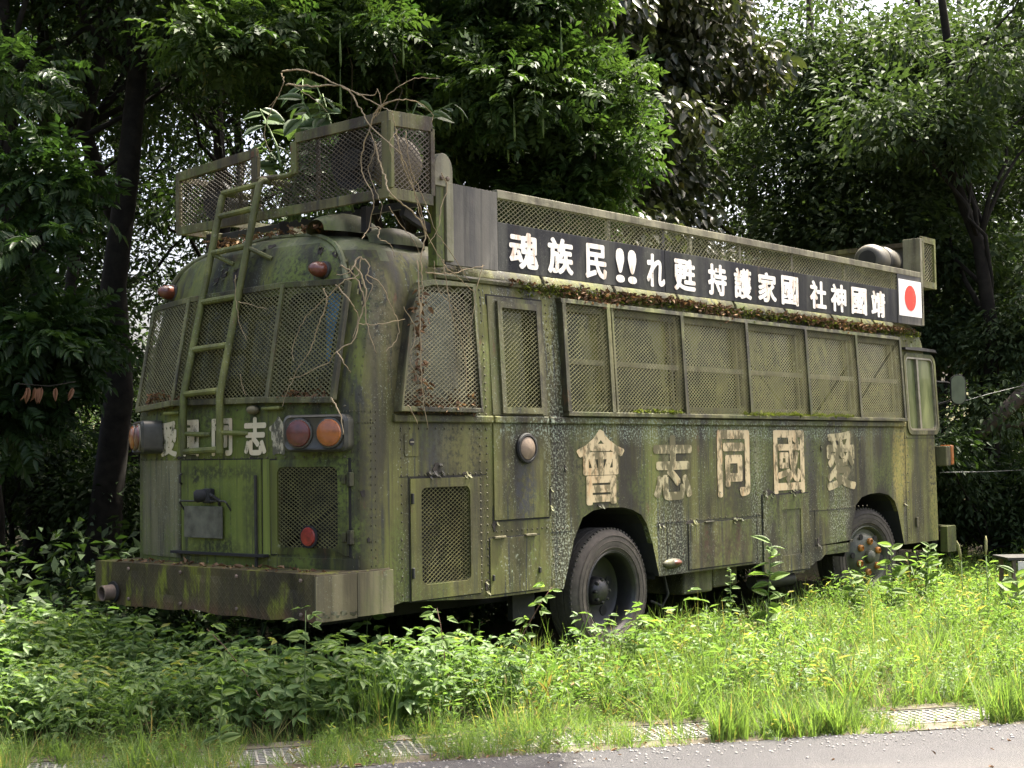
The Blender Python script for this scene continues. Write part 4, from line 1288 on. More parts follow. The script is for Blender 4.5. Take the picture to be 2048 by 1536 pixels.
# ---- wheels
def wheel(nm, x, y, z, R, steer, rear):
    t = empty(nm, (x, y, z)); t.parent = bus
    t.rotation_euler = (0, 0, steer)
    ax = (0, -1, 0); O = (0, 0, 0)
    Wt = .25
    l = MB()
    l.lathe([(R * .63, .0), (R * .66, .015), (R * .74, .026), (R * .86, .024), (R * .94, .008), (R * .985, -.02)], O, ax, 56); l.f = [q for q in l.f if len(q) == 4]
    l.build('sidewall', 'tyre_rubber', t, True)
    l = MB()
    n = 72
    prof = [(R * .985, -.02), (R, -.03), (R, -.075), (R * .978, -.078), (R * .978, -.088), (R, -.091), (R, -.15), (R * .978, -.153), (R * .978, -.163), (R, -.166), (R, -.22), (R * .985, -.23), (R * .8, -.25), (R * .6, -.24)]
    l.lathe(prof, O, ax, n); l.f = [q for q in l.f if len(q) == 4]
    for k in range(n):
        a = 2 * PI * k / n; a2 = a + PI / n
        p = [Vector((math.cos(q) * rr2, d, math.sin(q) * rr2)) for d in (.012, .03) for q, rr2 in ((a, R * .975), (a2, R * .975), (a2, R * 1.006), (a, R * 1.006))]
        l.hexa([tuple(v) for v in p])
    l.build('tread', 'tyre_tread', t)
    for rr3 in (.70, .80, .885):
        l = MB(); l.tube([(math.cos(2 * PI * k / 48) * R * rr3, -.0255, math.sin(2 * PI * k / 48) * R * rr3) for k in range(49)], .0035, 5, False); l.build('sidewall_ridge', 'tyre_rubber', t, True)
    l = MB()
    if rear:
        l.lathe([(R * .64, .005), (R * .62, .012), (R * .60, .0), (R * .575, -.02), (R * .57, -.15), (R * .52, -.17), (R * .3, -.175), (0, -.175)], O, ax, 48); l.f = [q for q in l.f if len(q) == 4]
        l.build('rim', 'rim_black', t, True)
        l = MB(); l.lathe([(R * .655, .008), (R * .64, .016), (R * .62, .010)], O, ax, 48); l.f = [q for q in l.f if len(q) == 4]; l.build('rim_flange', 'hub_steel', t, True)
        l = MB(); l.lathe([(.115, -.175), (.11, -.12), (.085, -.085), (.05, -.07), (0, -.068)], O, ax, 24); l.build('hub', 'hub_steel', t, True)
        for k in range(8):
            a = 2 * PI * k / 8
            l = MB(); l.lathe([(.016, -.13), (.016, -.085), (.01, -.075), (0, -.074)], (.088 * math.cos(a), 0, .088 * math.sin(a)), ax, 6); l.build('wheel_nut', 'hub_steel', t)
        for k in range(5):
            a = 2 * PI * k / 5 + .3
            l = MB(); l.lathe([(.042, -.174), (.042, -.166), (0, -.166)], (.2 * math.cos(a), 0, .2 * math.sin(a)), ax, 14); l.build('hand_hole', 'seam_dark', t, True)
    else:
        l.lathe([(R * .64, .005), (R * .62, .014), (R * .59, .0), (R * .56, -.03), (R * .5, -.03), (R * .44, .0), (R * .38, .02), (R * .25, .03), (0, .03)], O, ax, 48); l.f = [q for q in l.f if len(q) == 4]
        l.build('rim', 'hub_green', t, True)
        l = MB(); l.lathe([(.07, .03), (.065, .07), (.045, .085), (0, .088)], O, ax, 20); l.build('hub', 'hub_green', t, True)
        for k in range(6):
            a = 2 * PI * k / 6 + .4
            l = MB(); l.lathe([(.034, .025), (.034, .05), (.022, .062), (.020, .045), (0, .045)], (.155 * math.cos(a), 0, .155 * math.sin(a)), ax, 12); l.build('wheel_nut', 'nut_orange', t, True)
        for k in range(6):
            a = 2 * PI * k / 6 - .1
            l = MB(); l.lathe([(.03, .010), (.03, .018), (0, .018)], (.222 * math.cos(a), 0, .222 * math.sin(a)), ax, 14); l.build('hand_hole', 'seam_dark', t, True)
wheel('rear_wheel', 2.71, .06, .25, .495, 0, True)
wheel('front_wheel', 7.16, .15, .235, .495, R_(-12), False)

# ---- front end seen past the corner
fb = empty('front_bumper', (0, 0, 0)); fb.parent = bus
fm = MB()
prof = [(8.72, -.03), (8.95, -.03), (9.02, .02), (9.06, .2), (9.08, BW / 2), (9.06, BW - .2), (9.02, BW - .02), (8.72, BW + .03), (8.72, BW - .05), (8.9, BW - .1), (8.95, BW / 2), (8.9, .1), (8.72, .05)]
fm.prism(prof, lambda u, v, d: (u, v, d), .19, .47); fm.build('bumper_bar', 'side_paint', fb)
MB().box(8.62, 8.9, .1, BW - .1, .25, .42).build('bumper_bracket', 'black_dirty', fb)
fi = empty('front_indicator', (0, 0, 0)); fi.parent = bus
MB().box(8.70, 8.82, -.055, .08, 1.13, 1.35).build('housing', 'frame_paint', fi, bevel=.012)
MB().box(8.822, 8.90, -.06, .08, 1.14, 1.36).build('lens', 'lens_amber', fi, bevel=.016)
mi_ = empty('wing_mirror', (0, 0, 0)); mi_.parent = bus
pm = roundrect(-.085, .085, -.165, .165, .08, 6)
MB().prism(pm, lambda u, v, d: Vector((8.80, -.17, 1.965)) + Vector((.62, -.78, 0)) * u + Vector((0, 0, v)) + Vector((-.78, -.62, 0)) * d, -.03, .0).build('mirror_shell', 'black_dirty', mi_, bevel=.006)
MB().prism(roundrect(-.075, .075, -.155, .155, .07, 6), lambda u, v, d: Vector((8.80, -.17, 1.965)) + Vector((.62, -.78, 0)) * u + Vector((0, 0, v)) + Vector((-.78, -.62, 0)) * d, .0, .003).build('mirror_glass', 'mirror_glass', mi_)
MB().tube([(8.82, -.15, 2.0), (8.80, -.05, 2.05), (8.66, .06, 2.06)], .012, 6).build('mirror_arm', 'black_dirty', mi_, True)
MB().tube([(8.82, -.15, 1.9), (8.80, -.05, 1.84), (8.68, .06, 1.80)], .012, 6).build('mirror_arm', 'black_dirty', mi_, True)
MB().box(8.0, 8.05, -.02, .0, .50, .60).build('tow_lug', 'bumper_side', shell, bevel=.004)

# ================================================================== roof: banner, rails, racks, horns
YB = -.012                                     # banner face
def BF(x, z, d): return (x, YB - d, z)
bn = empty('banner_board', (0, 0, 0)); bn.parent = bus
for x0, x1 in ((1.345, 3.428), (3.434, 5.53), (5.536, 7.69)):
    MB().box(x0, x1, YB, YB + .02, 2.645, 2.992).build('board', 'banner_black', bn, bevel=.002)
MB().box(.795, 1.338, YB - .004, YB + .02, 2.64, 3.205).build('end_board', 'banner_left', bn, bevel=.002)
MB().box(7.70, 8.31, YB - .004, YB + .02, 2.645, 3.165).build('end_board', 'banner_left', bn, bevel=.002)
MB().prism(roundrect(7.722, 8.29, 2.73, 3.115, .006), BF, 0, .008).build('flag_panel', 'flag_white', bn)
disc('flag_disc', 7.99, 2.925, .135, 0, .011, 'flag_red', bn, BF, 40)
TXT = [('魂', 1.462, 1.79), ('族', 1.899, 2.206), ('民', 2.353, 2.627), ('!', 2.744, 2.862), ('!', 2.905, 3.026), ('れ', 3.163, 3.422), ('甦', 3.555, 3.877), ('持', 4.069, 4.364), ('護', 4.485, 4.778), ('家', 4.888, 5.213),
       ('國', 5.311, 5.52), ('社', 5.831, 6.155), ('神', 6.243, 6.56), ('國', 6.663, 6.995), ('靖', 7.092, 7.405)]
TXT[10] = ('國', 5.30, 5.615)
for ch, a, b in TXT:
    text_part(ch, 'letter', a, b, 2.675, 2.948, BF, 'letter_white', bn, .004, .042)
rl = empty('roof_rail', (0, 0, 0)); rl.parent = bus
MB().box(1.338, 8.31, YB - .006, YB + .05, 3.165, 3.225).build('top_rail', 'rail_paint', rl, bevel=.004)
MB().box(1.338, 7.70, YB + .022, YB + .05, 2.97, 3.0).build('lower_rail', 'dark_steel', rl)
for x in (2.685, 3.431, 3.84, 4.62, 5.533, 6.57, 7.66):
    MB().box(x - .018, x + .018, YB + .012, YB + .04, 3.0, 3.166).build('rail_post', 'rail_paint' if x != 3.431 else 'dark_steel', rl)
lattice(MB(), [(1.34, 2.994), (7.70, 2.994), (7.70, 3.166), (1.34, 3.166)], lambda u, v, d: (u, YB + .008 - d, v), .026, .017, .0058).build('wire_screen', 'screen_wire', rl, kind='stuff')
MB().box(.8, 8.31, 2.30, 2.33, 2.9, 2.95).build('far_rail', 'dark_steel', rl)
MB().box(.8, 8.31, 2.30, 2.33, 3.165, 3.225).build('far_rail', 'rail_paint', rl)
for x in np.arange(1.0, 8.3, 1.0): MB().box(x, x + .03, 2.30, 2.33, 2.95, 3.165).build('rail_post', 'dark_steel', rl)
lattice(MB(), [(.85, 2.95), (8.3, 2.95), (8.3, 3.165), (.85, 3.165)], lambda u, v, d: (u, 2.30 - d, v), .04, .026, .006).build('wire_screen', 'screen_wire_dark', rl, kind='stuff')
for x in np.arange(1.1, 8.4, .9):
    MB().bar((x, YB + .03, 2.66), (x, .35, 2.86), .03, .03).build('rail_stay', 'black_dirty', rl)
    MB().box(x, x + .04, .1, 2.3, 2.925, 2.95).build('cross_bearer', 'dark_steel', rl)
# dark post with rounded cap beside the rear rack
pc = empty('corner_post', (0, 0, 0)); pc.parent = bus
MB().box(.70, .78, -.02, .06, 2.62, 3.28).build('post', 'rear_paint', pc, bevel=.004)
cp = [(-.10, 0), (.10, 0)] + [(.10 * math.cos(R_(a)), .12 * math.sin(R_(a)) + .11) for a in range(0, 181, 15)]
MB().prism([(.77 + u * .9, 3.17 + v) for u, v in cp], lambda u, v, d: (u, d, v), -.03, .05).build('cap_plate', 'rail_paint', pc, bevel=.004)
MB().box(.79, .86, -.035, .0, 2.66, 3.20).build('post', 'rail_paint', pc, bevel=.004)
for x in (.745, .80):
    l = MB(); l.lathe([(.016, 0), (.016, .016), (.008, .02), (0, .02)], (x, -.03, 3.225), (0, -1, 0), 6); l.build('bolt', 'steel_rusty', pc)

# rear rack
rk = empty('rear_rack', (0, 0, 0)); rk.parent = bus
X0, X1, YA, YZ, Z0, Z1 = .21, .62, -.06, 2.19, 3.02, 3.585
def flat(a, b, w, nm='frame_bar', mat='rack_paint', side=(0, 0, 1), t=.03): return MB().bar(a, b, w, t, side).build(nm, mat, rk, bevel=.003)
flat((X0, YA - .02, Z0 + .03), (X0, YZ + .02, Z0 + .03), .065)
flat((X0, YA - .02, Z1 - .03), (X0, .845, Z1 - .035), .07)
flat((X0, 1.265, Z1 - .075), (X0, YZ + .02, Z1 - .125), .07)
flat((X0, 1.285, Z0 + .06), (X0, 1.285, Z1 - .10), .07, side=(0, 1, 0))
flat((X0, .862, 3.30), (X0, .862, Z1 - .06), .06, side=(0, 1, 0))
flat((X0, YZ, Z0 + .06), (X0, YZ, Z1 - .15), .045, side=(0, 1, 0))
flat((X0, YA, Z0 + .06), (X0, YA, Z1 - .06), .09, side=(0, 1, 0))
MB().tube([(X0, .862, 3.34), (X0, .875, 3.315), (X0, .93, 3.30), (X0, 1.26, 3.318)], .02, 8).build('step_bar', 'rack_paint', rk, True)
for y in (.64, 1.48):
    flat((X0 + .02, y, Z0 + .06), (X0 + .02, y, (Z1 - .06) if y < .8 else Z1 - .13), .03, side=(0, 1, 0), t=.02)
flat((X0, YA, Z0 + .03), (X1, YA, Z0 + .03), .075); flat((X0, YA, Z1 - .04), (X1, YA, Z1 - .02), .10)
flat((X1, YA, Z0 + .06), (X1, YA, Z1 - .05), .04, side=(1, 0, 0))
flat((X1, YA, Z0 + .03), (X1, YZ, Z0 + .03), .05, 'frame_bar', 'dark_steel')
flat((X0, YZ, Z0 + .03), (X1, YZ, Z0 + .03), .05); flat((X0, YZ, Z1 - .14), (X1, YZ, Z1 - .14), .04)
flat((X0 + .03, YA, Z1 - .03), (X0 + .03, YA + .02, Z1 - .03), .04)
lat = lambda poly, nm='screen_wire_dark': lattice(MB(), poly, lambda u, v, d: (X0 + .006 - d, u, v), .024, .0155, .0056).build('wire_screen', nm, rk, kind='stuff')
lat([(YA + .03, Z0 + .06), (.86, Z0 + .06), (.86, Z1 - .06), (YA + .03, Z1 - .06)])
lat([(.86, Z0 + .06), (1.27, Z0 + .06), (1.27, 3.315), (.86, 3.31)])
lat([(1.27, Z0 + .06), (YZ - .01, Z0 + .06), (YZ - .01, Z1 - .15), (1.27, Z1 - .10)])
lattice(MB(), [(X0 + .03, Z0 + .06), (X1 - .01, Z0 + .06), (X1 - .01, Z1 - .07), (X0 + .03, Z1 - .08)], lambda u, v, d: (u, YA - d, v), .024, .018, .0075).build('wire_screen', 'screen_wire_dark', rk, kind='stuff')
for y in (.35, 1.2, 2.05): MB().bar((.4, y, 2.86), (.4, y, 3.03), .05, .05).build('rack_leg', 'black_dirty', rk)
MB().bar((.45, .05, 2.97), (.75, .05, 2.86), .06, .04).build('rack_leg', 'black_dirty', rk)

def horn(nm, o, ax, s, mats, parent=bus):
    t = empty(nm, (0, 0, 0)); t.parent = parent
    l = MB(); l.lathe([(.05 * s, -.30 * s), (.08 * s, -.30 * s), (.085 * s, -.2 * s), (.10 * s, -.16 * s), (.17 * s, -.05 * s), (.2 * s, .03 * s), (.205 * s, .04 * s), (.195 * s, .035 * s), (.10 * s, -.1 * s), (.05 * s, -.14 * s), (0, -.14 * s)], o, ax, 28)
    l.build('horn_bell', mats[0], t, True)
    l = MB(); l.lathe([(.075 * s, .06 * s), (.08 * s, .0), (.06 * s, -.08 * s), (0, -.1 * s)], o, ax, 20); l.build('horn_driver', mats[1], t, True)
    return t
def drum(nm, o, ax, r, L, mats):
    t = empty(nm, (0, 0, 0)); t.parent = bus
    l = MB(); l.lathe([(r * .55, 0), (r * .62, .0), (r * .80, .012), (r * .95, .05), (r, .12), (r * .99, L), (r * .9, L + .03), (0, L + .035)], o, ax, 32); l.build('horn_body', mats[0], t, True)
    l = MB(); l.lathe([(r * .56, -.006), (r * .5, .004), (r * .3, .02), (0, .02)], o, ax, 28); l.build('horn_driver', 'black_dirty', t, True)
    l = MB(); l.lathe([(r * 1.02, L - .01), (r * 1.02, L + .01), (r * .98, L + .012)], o, ax, 32); l.build('rim_band', mats[1], t, True)
horn('loudspeaker', (.30, .33, 3.33), (-1, -.05, 0), 1.0, ('black_dirty', 'black_dirty'))
horn('loudspeaker', (.32, 1.85, 3.26), (-1, .05, 0), .75, ('black_dirty', 'black_dirty'))
t = empty('loudspeaker', (0, 0, 0)); t.parent = bus
ellipsoid(MB(), Vector((.47, .13, 3.30)), .19, .17, .19, 24, 14).build('horn_body', 'horn_tan', t, 'all')
drum('loudspeaker', (7.72, .33, 3.35), (.9, .1, .0), .175, .26, ('horn_grey', 'dark_steel'))
drum('loudspeaker', (8.18, .42, 3.38), (.9, .2, .0), .175, .28, ('horn_grey', 'dark_steel'))
drum('loudspeaker', (4.85, .6, 2.99), (.9, .25, .0), .16, .2, ('horn_tan', 'dark_steel'))
drum('loudspeaker', (5.35, .6, 2.99), (.9, .25, .0), .16, .2, ('horn_tan', 'dark_steel'))

# front rack end
fk = empty('front_rack', (0, 0, 0)); fk.parent = bus
MB().box(8.26, 8.32, -.02, .18, 2.65, 3.60).build('rack_post', 'rail_paint', fk, bevel=.004)
MB().ring(roundrect(8.325, 8.655, 3.07, 3.625, .003, 1), roundrect(8.365, 8.615, 3.14, 3.56, .003, 1), lambda u, v, d: (u, -.02 - d, v), -.03, 0).build('rack_frame', 'rack_paint', fk)
lattice(MB(), [(8.365, 3.14), (8.615, 3.14), (8.615, 3.56), (8.365, 3.56)], lambda u, v, d: (u, .0 - d, v), .03, .02, .008).build('wire_screen', 'screen_wire', fk, kind='stuff')
MB().box(8.60, 8.655, .012, 2.3, 3.07, 3.12).build('rack_bar', 'rack_paint', fk)
MB().box(8.60, 8.655, .012, 2.3, 3.57, 3.62).build('rack_bar', 'rack_paint', fk)
MB().box(8.655, 8.66, .012, 2.3, 3.12, 3.57).build('rack_panel', 'banner_left', fk)
MB().box(8.40, 8.46, .3, .36, 2.66, 3.08).build('rack_leg', 'dark_steel', fk)
MB().box(8.40, 8.46, 2.0, 2.06, 2.66, 3.08).build('rack_leg', 'dark_steel', fk)

# roof vent scoops
def scoop(o, L, w, h, yaw):
    t = empty('roof_vent', (0, 0, 0)); t.parent = bus
    m = MB()
    n, k = 16, 12
    ca, sa = math.cos(yaw), math.sin(yaw)
    for i in range(n + 1):
        s = i / n
        e = math.sin(PI * min(1, (s * .92 + .08))) ** .45 if s < .5 else (math.sin(PI * (s * .92 + .08))) ** .6
        e = max(e, .02)
        for j in range(k + 1):
            a = PI * j / k
            u = (s - .5) * L; v = math.cos(a) * w / 2 * e; z = math.sin(a) ** .8 * h * e
            m.v.append((o[0] + u * ca - v * sa, o[1] + u * sa + v * ca, o[2] + z))
    for i in range(n):
        for j in range(k):
            b = i * (k + 1) + j
            m.f.append((b, b + 1, b + k + 2, b + k + 1))
    m.build('vent_hood', 'roof_paint', t, 'all')
    MB().box(o[0] - .1, o[0] + .1, o[1] - .1, o[1] + .1, o[2] - .06, o[2] + .02).build('vent_base', 'black_dirty', t)
scoop((.45, .58, 2.86), .62, .34, .15, R_(0))
scoop((.62, .30, 2.77), .5, .26, .13, R_(-12))

# ================================================================== plants
FWD = Vector((math.cos(YAW), math.sin(YAW), 0)); RGT = Vector((math.sin(YAW), -math.cos(YAW), 0))
def spot(az, d):
    """point on the ground at compass offset az (degrees right of the road view) and depth d"""
    p = CAM + FWD * d + RGT * (d * math.tan(R_(az)))
    return p.x, p.y
def gz(x, y):
    s = sdist(x, y)
    z = ground_h(s)
    if s > 1.0: z += 0.03 * math.sin(x * 2.1 + y * 1.3) * min(1, (s - 1) / 2)
    if s > 12: z += 0.05 * (s - 12)
    return z

def t_leaf1(w=.42, fold=.10, droop=.12):
    return np.array([(0, 0, 0), (w / 2, .45, fold), (0, 1, -droop), (-w / 2, .45, fold)], float), np.array([(0, 1, 2, 3)])
def t_leaf2(w=.42, fold=.10, droop=.15):
    v = [(0, 0, 0), (w / 2, .30, fold), (w * .38, .66, fold * .6 - droop * .3), (0, 1, -droop), (-w * .38, .66, fold * .6 - droop * .3), (-w / 2, .30, fold)]
    return np.array(v, float), np.array([(0, 1, 2, 3), (0, 3, 4, 5)])
def rotm(yaw, pitch, roll=0.0):
    cyw, syw = math.cos(yaw), math.sin(yaw); cp, sp = math.cos(pitch), math.sin(pitch); cr, sr = math.cos(roll), math.sin(roll)
    Rz = np.array([[cyw, -syw, 0], [syw, cyw, 0], [0, 0, 1]]); Rx = np.array([[1, 0, 0], [0, cp, -sp], [0, sp, cp]]); Ry = np.array([[cr, 0, sr], [0, 1, 0], [-sr, 0, cr]])
    return Rz @ Rx @ Ry
class TM:
    """template: several leaves joined"""
    def __init__(s): s.V = []; s.Q = []; s.T = []; s.n = 0
    def put(s, tv, tq, pos, R, sc, tint):
        s.V.append(tv @ R.T * sc + np.array(pos)); s.Q.append(tq + s.n); s.T.append(np.full(len(tv), tint)); s.n += len(tv)
    def get(s): return np.concatenate(s.V), np.concatenate(s.Q), np.concatenate(s.T)
def single(t): return t[0], t[1], np.zeros(len(t[0]))

def t_compound(pairs=5, rng=None, two=False):
    rng = rng or np.random.default_rng(1)
    T = TM(); lf = t_leaf2(.36) if two else t_leaf1(.38)
    for i in range(pairs):
        y = .18 + .72 * i / pairs
        ln = .36 * (1 - .25 * abs(i / pairs - .5))
        for sgn in (1, -1):
            T.put(*lf, (0, y, -.12 * y * y), rotm(-sgn * R_(62 + rng.uniform(-8, 8)), R_(rng.uniform(-28, 0)), 0), ln, rng.uniform(-.12, .12))
    T.put(*lf, (0, .9, -.10), rotm(0, R_(-15)), .36, 0)
    return T.get()
def strip_q(p0, p1, w, side):
    a, b = np.array(p0, float), np.array(p1, float); sd_ = np.array(side) * w / 2
    return np.array([a - sd_, a + sd_, b + sd_, b - sd_]), np.array([(0, 1, 2, 3)])
def t_sprig(rng, h=1.0, n=11, ll=.30, w=.3, pitch=(5, 45), taper=True):
    """upright weed: thin stem, leaves all the way up"""
    T = TM(); lf = t_leaf2(w)
    bend = rng.uniform(-.15, .15, 2)
    def at(u): return (bend[0] * u * u * h, bend[1] * u * u * h, u * h)
    for k in range(3):
        q = strip_q(at(k / 3), at((k + 1) / 3), .018, (1, 0, 0) if k % 2 else (.7, .7, 0)); T.put(q[0], q[1], (0, 0, 0), np.eye(3), 1, -.1)
    for i in range(n):
        u = .22 + .78 * i / (n - 1)
        yw = i * 2.4 + rng.uniform(-.4, .4)
        T.put(*lf, at(u), rotm(yw, R_(rng.uniform(*pitch))), ll * (1.15 - .5 * u if taper else 1) * rng.uniform(.8, 1.2), rng.uniform(-.2, .25) + .25 * (u - .5))
    return T.get()
def t_trifol(rng, n=9, h=1.0, ll=.2):
    T = TM(); lf = t_leaf2(.46)
    bend = rng.uniform(-.25, .25, 2)
    def at(u): return np.array((bend[0] * u * u * h, bend[1] * u * u * h, u * h))
    for k in range(3):
        q = strip_q(at(k / 3), at((k + 1) / 3), .016, (1, 0, 0) if k % 2 else (.7, .7, 0)); T.put(q[0], q[1], (0, 0, 0), np.eye(3), 1, -.2)
    for i in range(n):
        u = .3 + .7 * i / (n - 1)
        yw = i * 2.4 + rng.uniform(-.5, .5)
        R0 = rotm(yw, R_(rng.uniform(-5, 30)))
        pet = at(u) + R0 @ np.array((0, .16, .02))
        for a in (0, 65, -65):
            T.put(*lf, pet, R0 @ rotm(R_(a), R_(rng.uniform(-25, 5))), ll * rng.uniform(.8, 1.15) * (1.1 - .3 * u), rng.uniform(-.18, .18) + .3 * (u - .5))
    return T.get()
def t_grass(rng, n=14, h=1.0, spread=.5, w=.035):
    T = TM()
    for i in range(n):
        yw = rng.uniform(0, 2 * PI); ln = h * rng.uniform(.55, 1.1); lean = rng.uniform(.1, spread); c = rng.uniform(.2, 1.0) * spread
        d = np.array((math.cos(yw), math.sin(yw))); sd_ = np.array((-d[1], d[0], 0))
        pts = []
        for k in range(4):
            u = k / 3
            r = ln * (lean * u + c * u * u * .6)
            pts.append(np.array((d[0] * r, d[1] * r, ln * (u - .25 * c * u * u))))
        ww = [w, w * .85, w * .55, w * .08]
        base = np.array((rng.uniform(-.1, .1), rng.uniform(-.1, .1), 0))
        V = np.array([p + s * sd_ * q / 2 + base for p, q in zip(pts, ww) for s in (-1, 1)])
        Q = np.array([(2 * k, 2 * k + 1, 2 * k + 3, 2 * k + 2) for k in range(3)])
        T.put(V, Q, (0, 0, 0), np.eye(3), 1, rng.uniform(-.25, .3))
    return T.get()

def frames(ax, nr):
    """rotation matrices whose y column is ax and z column close to nr"""
    ax = ax / np.linalg.norm(ax, axis=1, keepdims=True)
    x = np.cross(ax, nr); x /= np.linalg.norm(x, axis=1, keepdims=True) + 1e-9
    z = np.cross(x, ax)
    return np.stack([x, ax, z], -1)
def yaw_mats(yaw, tilt=None, tdir=None):
    n = len(yaw)
    c, s = np.cos(yaw), np.sin(yaw)
    R = np.zeros((n, 3, 3)); R[:, 0, 0] = c; R[:, 0, 1] = -s; R[:, 1, 0] = s; R[:, 1, 1] = c; R[:, 2, 2] = 1
    if tilt is not None:
        ct, st2 = np.cos(tilt), np.sin(tilt)
        X = np.zeros((n, 3, 3)); X[:, 0, 0] = 1; X[:, 1, 1] = ct; X[:, 1, 2] = -st2; X[:, 2, 1] = st2; X[:, 2, 2] = ct
        cd_, sd_ = np.cos(tdir), np.sin(tdir)
        D = np.zeros((n, 3, 3)); D[:, 0, 0] = cd_; D[:, 0, 1] = -sd_; D[:, 1, 0] = sd_; D[:, 1, 1] = cd_; D[:, 2, 2] = 1
        R = D @ X @ np.transpose(D, (0, 2, 1)) @ R
    return R
class Scat:
    def __init__(s): s.V = []; s.Q = []; s.T = []; s.n = 0
    def add(s, tpl, pos, R, sc, tint):
        tv, tq, tt = tpl
        n, k = len(pos), len(tv)
        if n == 0: return
        sc = np.asarray(sc, float)
        if sc.ndim == 1: loc = tv[None] * sc[:, None, None]
        else: loc = tv[None] * sc[:, None, :]
        V = np.einsum('nij,nkj->nki', R, loc) + pos[:, None, :]
        Q = tq[None] + (np.arange(n) * k)[:, None, None] + s.n
        s.V.append(V.reshape(-1, 3)); s.Q.append(Q.reshape(-1, 4))
        s.T.append(np.clip(tint[:, None] + tt[None], 0, 1).ravel()); s.n += n * k
    def build(s, name, mat, parent=None, kind=None):
        return npmesh(name, np.concatenate(s.V), np.concatenate(s.Q), np.concatenate(s.T), mat, parent, kind)

def clump_leaves(S, tpl, centers, radii, n, size, rng, droop=.35, flat=.5, tint0=.5, tv=.35, shell=.5, out=.8):
    """leaves through ellipsoidal clumps, turned outwards and hanging a little"""
    C = np.asarray(centers, float); Rr = np.asarray(radii, float)
    k = len(C)
    w = Rr.prod(1) ** (2 / 3); w = w / w.sum()
    idx = rng.choice(k, n, p=w)
    d = rng.normal(size=(n, 3)); d /= np.linalg.norm(d, axis=1, keepdims=True)
    r = rng.uniform(0, 1, n) ** shell
    pos = C[idx] + d * r[:, None] * Rr[idx]
    ax = d * out + rng.normal(size=(n, 3)) * .6
    ax[:, 2] = ax[:, 2] * .6 - droop
    nr = rng.normal(size=(n, 3)) * flat + np.array((0, 0, 1.0))
    ct = rng.uniform(-.18, .18, k)
    tint = np.clip(tint0 + ct[idx] + rng.normal(size=n) * tv * .5, 0, 1)
    S.add(tpl, pos, frames(ax, nr), size * rng.uniform(.65, 1.25, n), tint)

def trunk_pts(b, top, wob, rng, n=7):
    b, top = np.array(b, float), np.array(top, float)
    out = []
    for i in range(n + 1):
        u = i / n
        p = b + (top - b) * u
        if 0 < i < n: p[:2] += rng.uniform(-wob, wob, 2)
        out.append(p)
    return out
def branch(parent, a, b, r, rng, mat, n=5, name='branch', sag=.15):
    a, b = np.array(a, float), np.array(b, float)
    L = np.linalg.norm(b - a)
    pts, rr = [], []
    for i in range(n + 1):
        u = i / n
        p = a + (b - a) * u
        p[2] += sag * L * math.sin(PI * u) * .5
        if 0 < i < n: p += rng.uniform(-.06, .06, 3) * L
        pts.append(tuple(p)); rr.append(r * (1 - .75 * u))
    return MB().tube(pts, rr, 6).build(name, mat, parent, 'all')

def tree(name, label, az, d, h, r0, top_off, cc, cr, ncl, clr, nleaf, size, tpl, mat, seed, bark='bark_dark', wob=.12, shade=.45, group=None, droop=.35, nbr=9, centers=None, cat='tree', out=.8, low=0.0):
    rng = np.random.default_rng(seed)
    x, y = spot(az, d)
    z0 = gz(x, y) - .1
    t = empty(name, (x, y, z0), label, cat, group)
    top = (top_off[0], top_off[1], h)
    tp = trunk_pts((0, 0, 0), top, wob, rng, 8)
    rr = [r0 * (1.35 if i == 0 else 1 - .7 * i / 8) for i in range(9)]
    MB().tube([tuple(p) for p in tp], rr, 10).build('trunk', bark, t, 'all')
    if centers is None:
        cs = []
        for _ in range(ncl):
            v = rng.normal(size=3); v /= np.linalg.norm(v)
            v *= rng.uniform(.25, 1) ** .6
            cs.append(np.array(cc) + v * np.array(cr))
    else:
        cs = [np.array(c, float) - np.array((x, y, z0)) for c in centers]
    rads = [np.array((1, 1, .62)) * clr * rng.uniform(.65, 1.3) for _ in cs]
    for i in range(min(nbr, len(cs))):
        c = cs[i]
        u = min(max((c[2] - 1.2) / h, .25), .95)
        a = tp[int(u * 8)]
        branch(t, a, c, r0 * .38 * (1.1 - .6 * u), rng, bark)
    S = Scat()
    clump_leaves(S, tpl, cs, rads, nleaf, size, rng, droop, .55, shade, .4, .55, out)
    S.build('crown', mat, t)
    return t

rngP = np.random.default_rng(5)
L1, L2 = single(t_leaf1(.42)), single(t_leaf2(.40))
L2w = single(t_leaf2(.55)); CP = t_compound(5, rngP); CP2 = t_compound(6, rngP, True)

# ---- trees left of the bus
G1 = 'trees of the dark wood behind the bus'
tree('forest_tree', 'thickest dark trunk left of the bus, rising out of the top edge', -16.2, 15.6, 9.5, .19, (.5, -.35), (.3, -.3, 8.3), (3.0, 3.0, 2.0), 24, .95, 19000, .12, L1, 'leaf_forest', 21, group=G1, nbr=12)
tree('forest_tree', 'slimmer curved trunk between the thickest trunk and the roof rack', -13.9, 17.2, 9.0, .15, (-.9, .5), (0, 0, 7.8), (2.4, 2.4, 2.2), 18, .9, 10000, .11, L1, 'leaf_forest', 22, wob=.25, group=G1)
tree('forest_tree', 'straight dark trunk near the left edge, behind the hanging sprays', -18.4, 17.0, 9.0, .15, (.2, .1), (0, 0, 7.5), (2.4, 2.4, 2.3), 18, .9, 9500, .11, L1, 'leaf_forest', 23, group=G1)
tree('forest_tree', 'thin trunk in the gap right of the leftmost trunk', -17.3, 20.5, 10, .12, (.3, .3), (0, 0, 8), (2.6, 2.6, 2.6), 20, .9, 11000, .11, L1, 'leaf_forest', 24, group=G1)
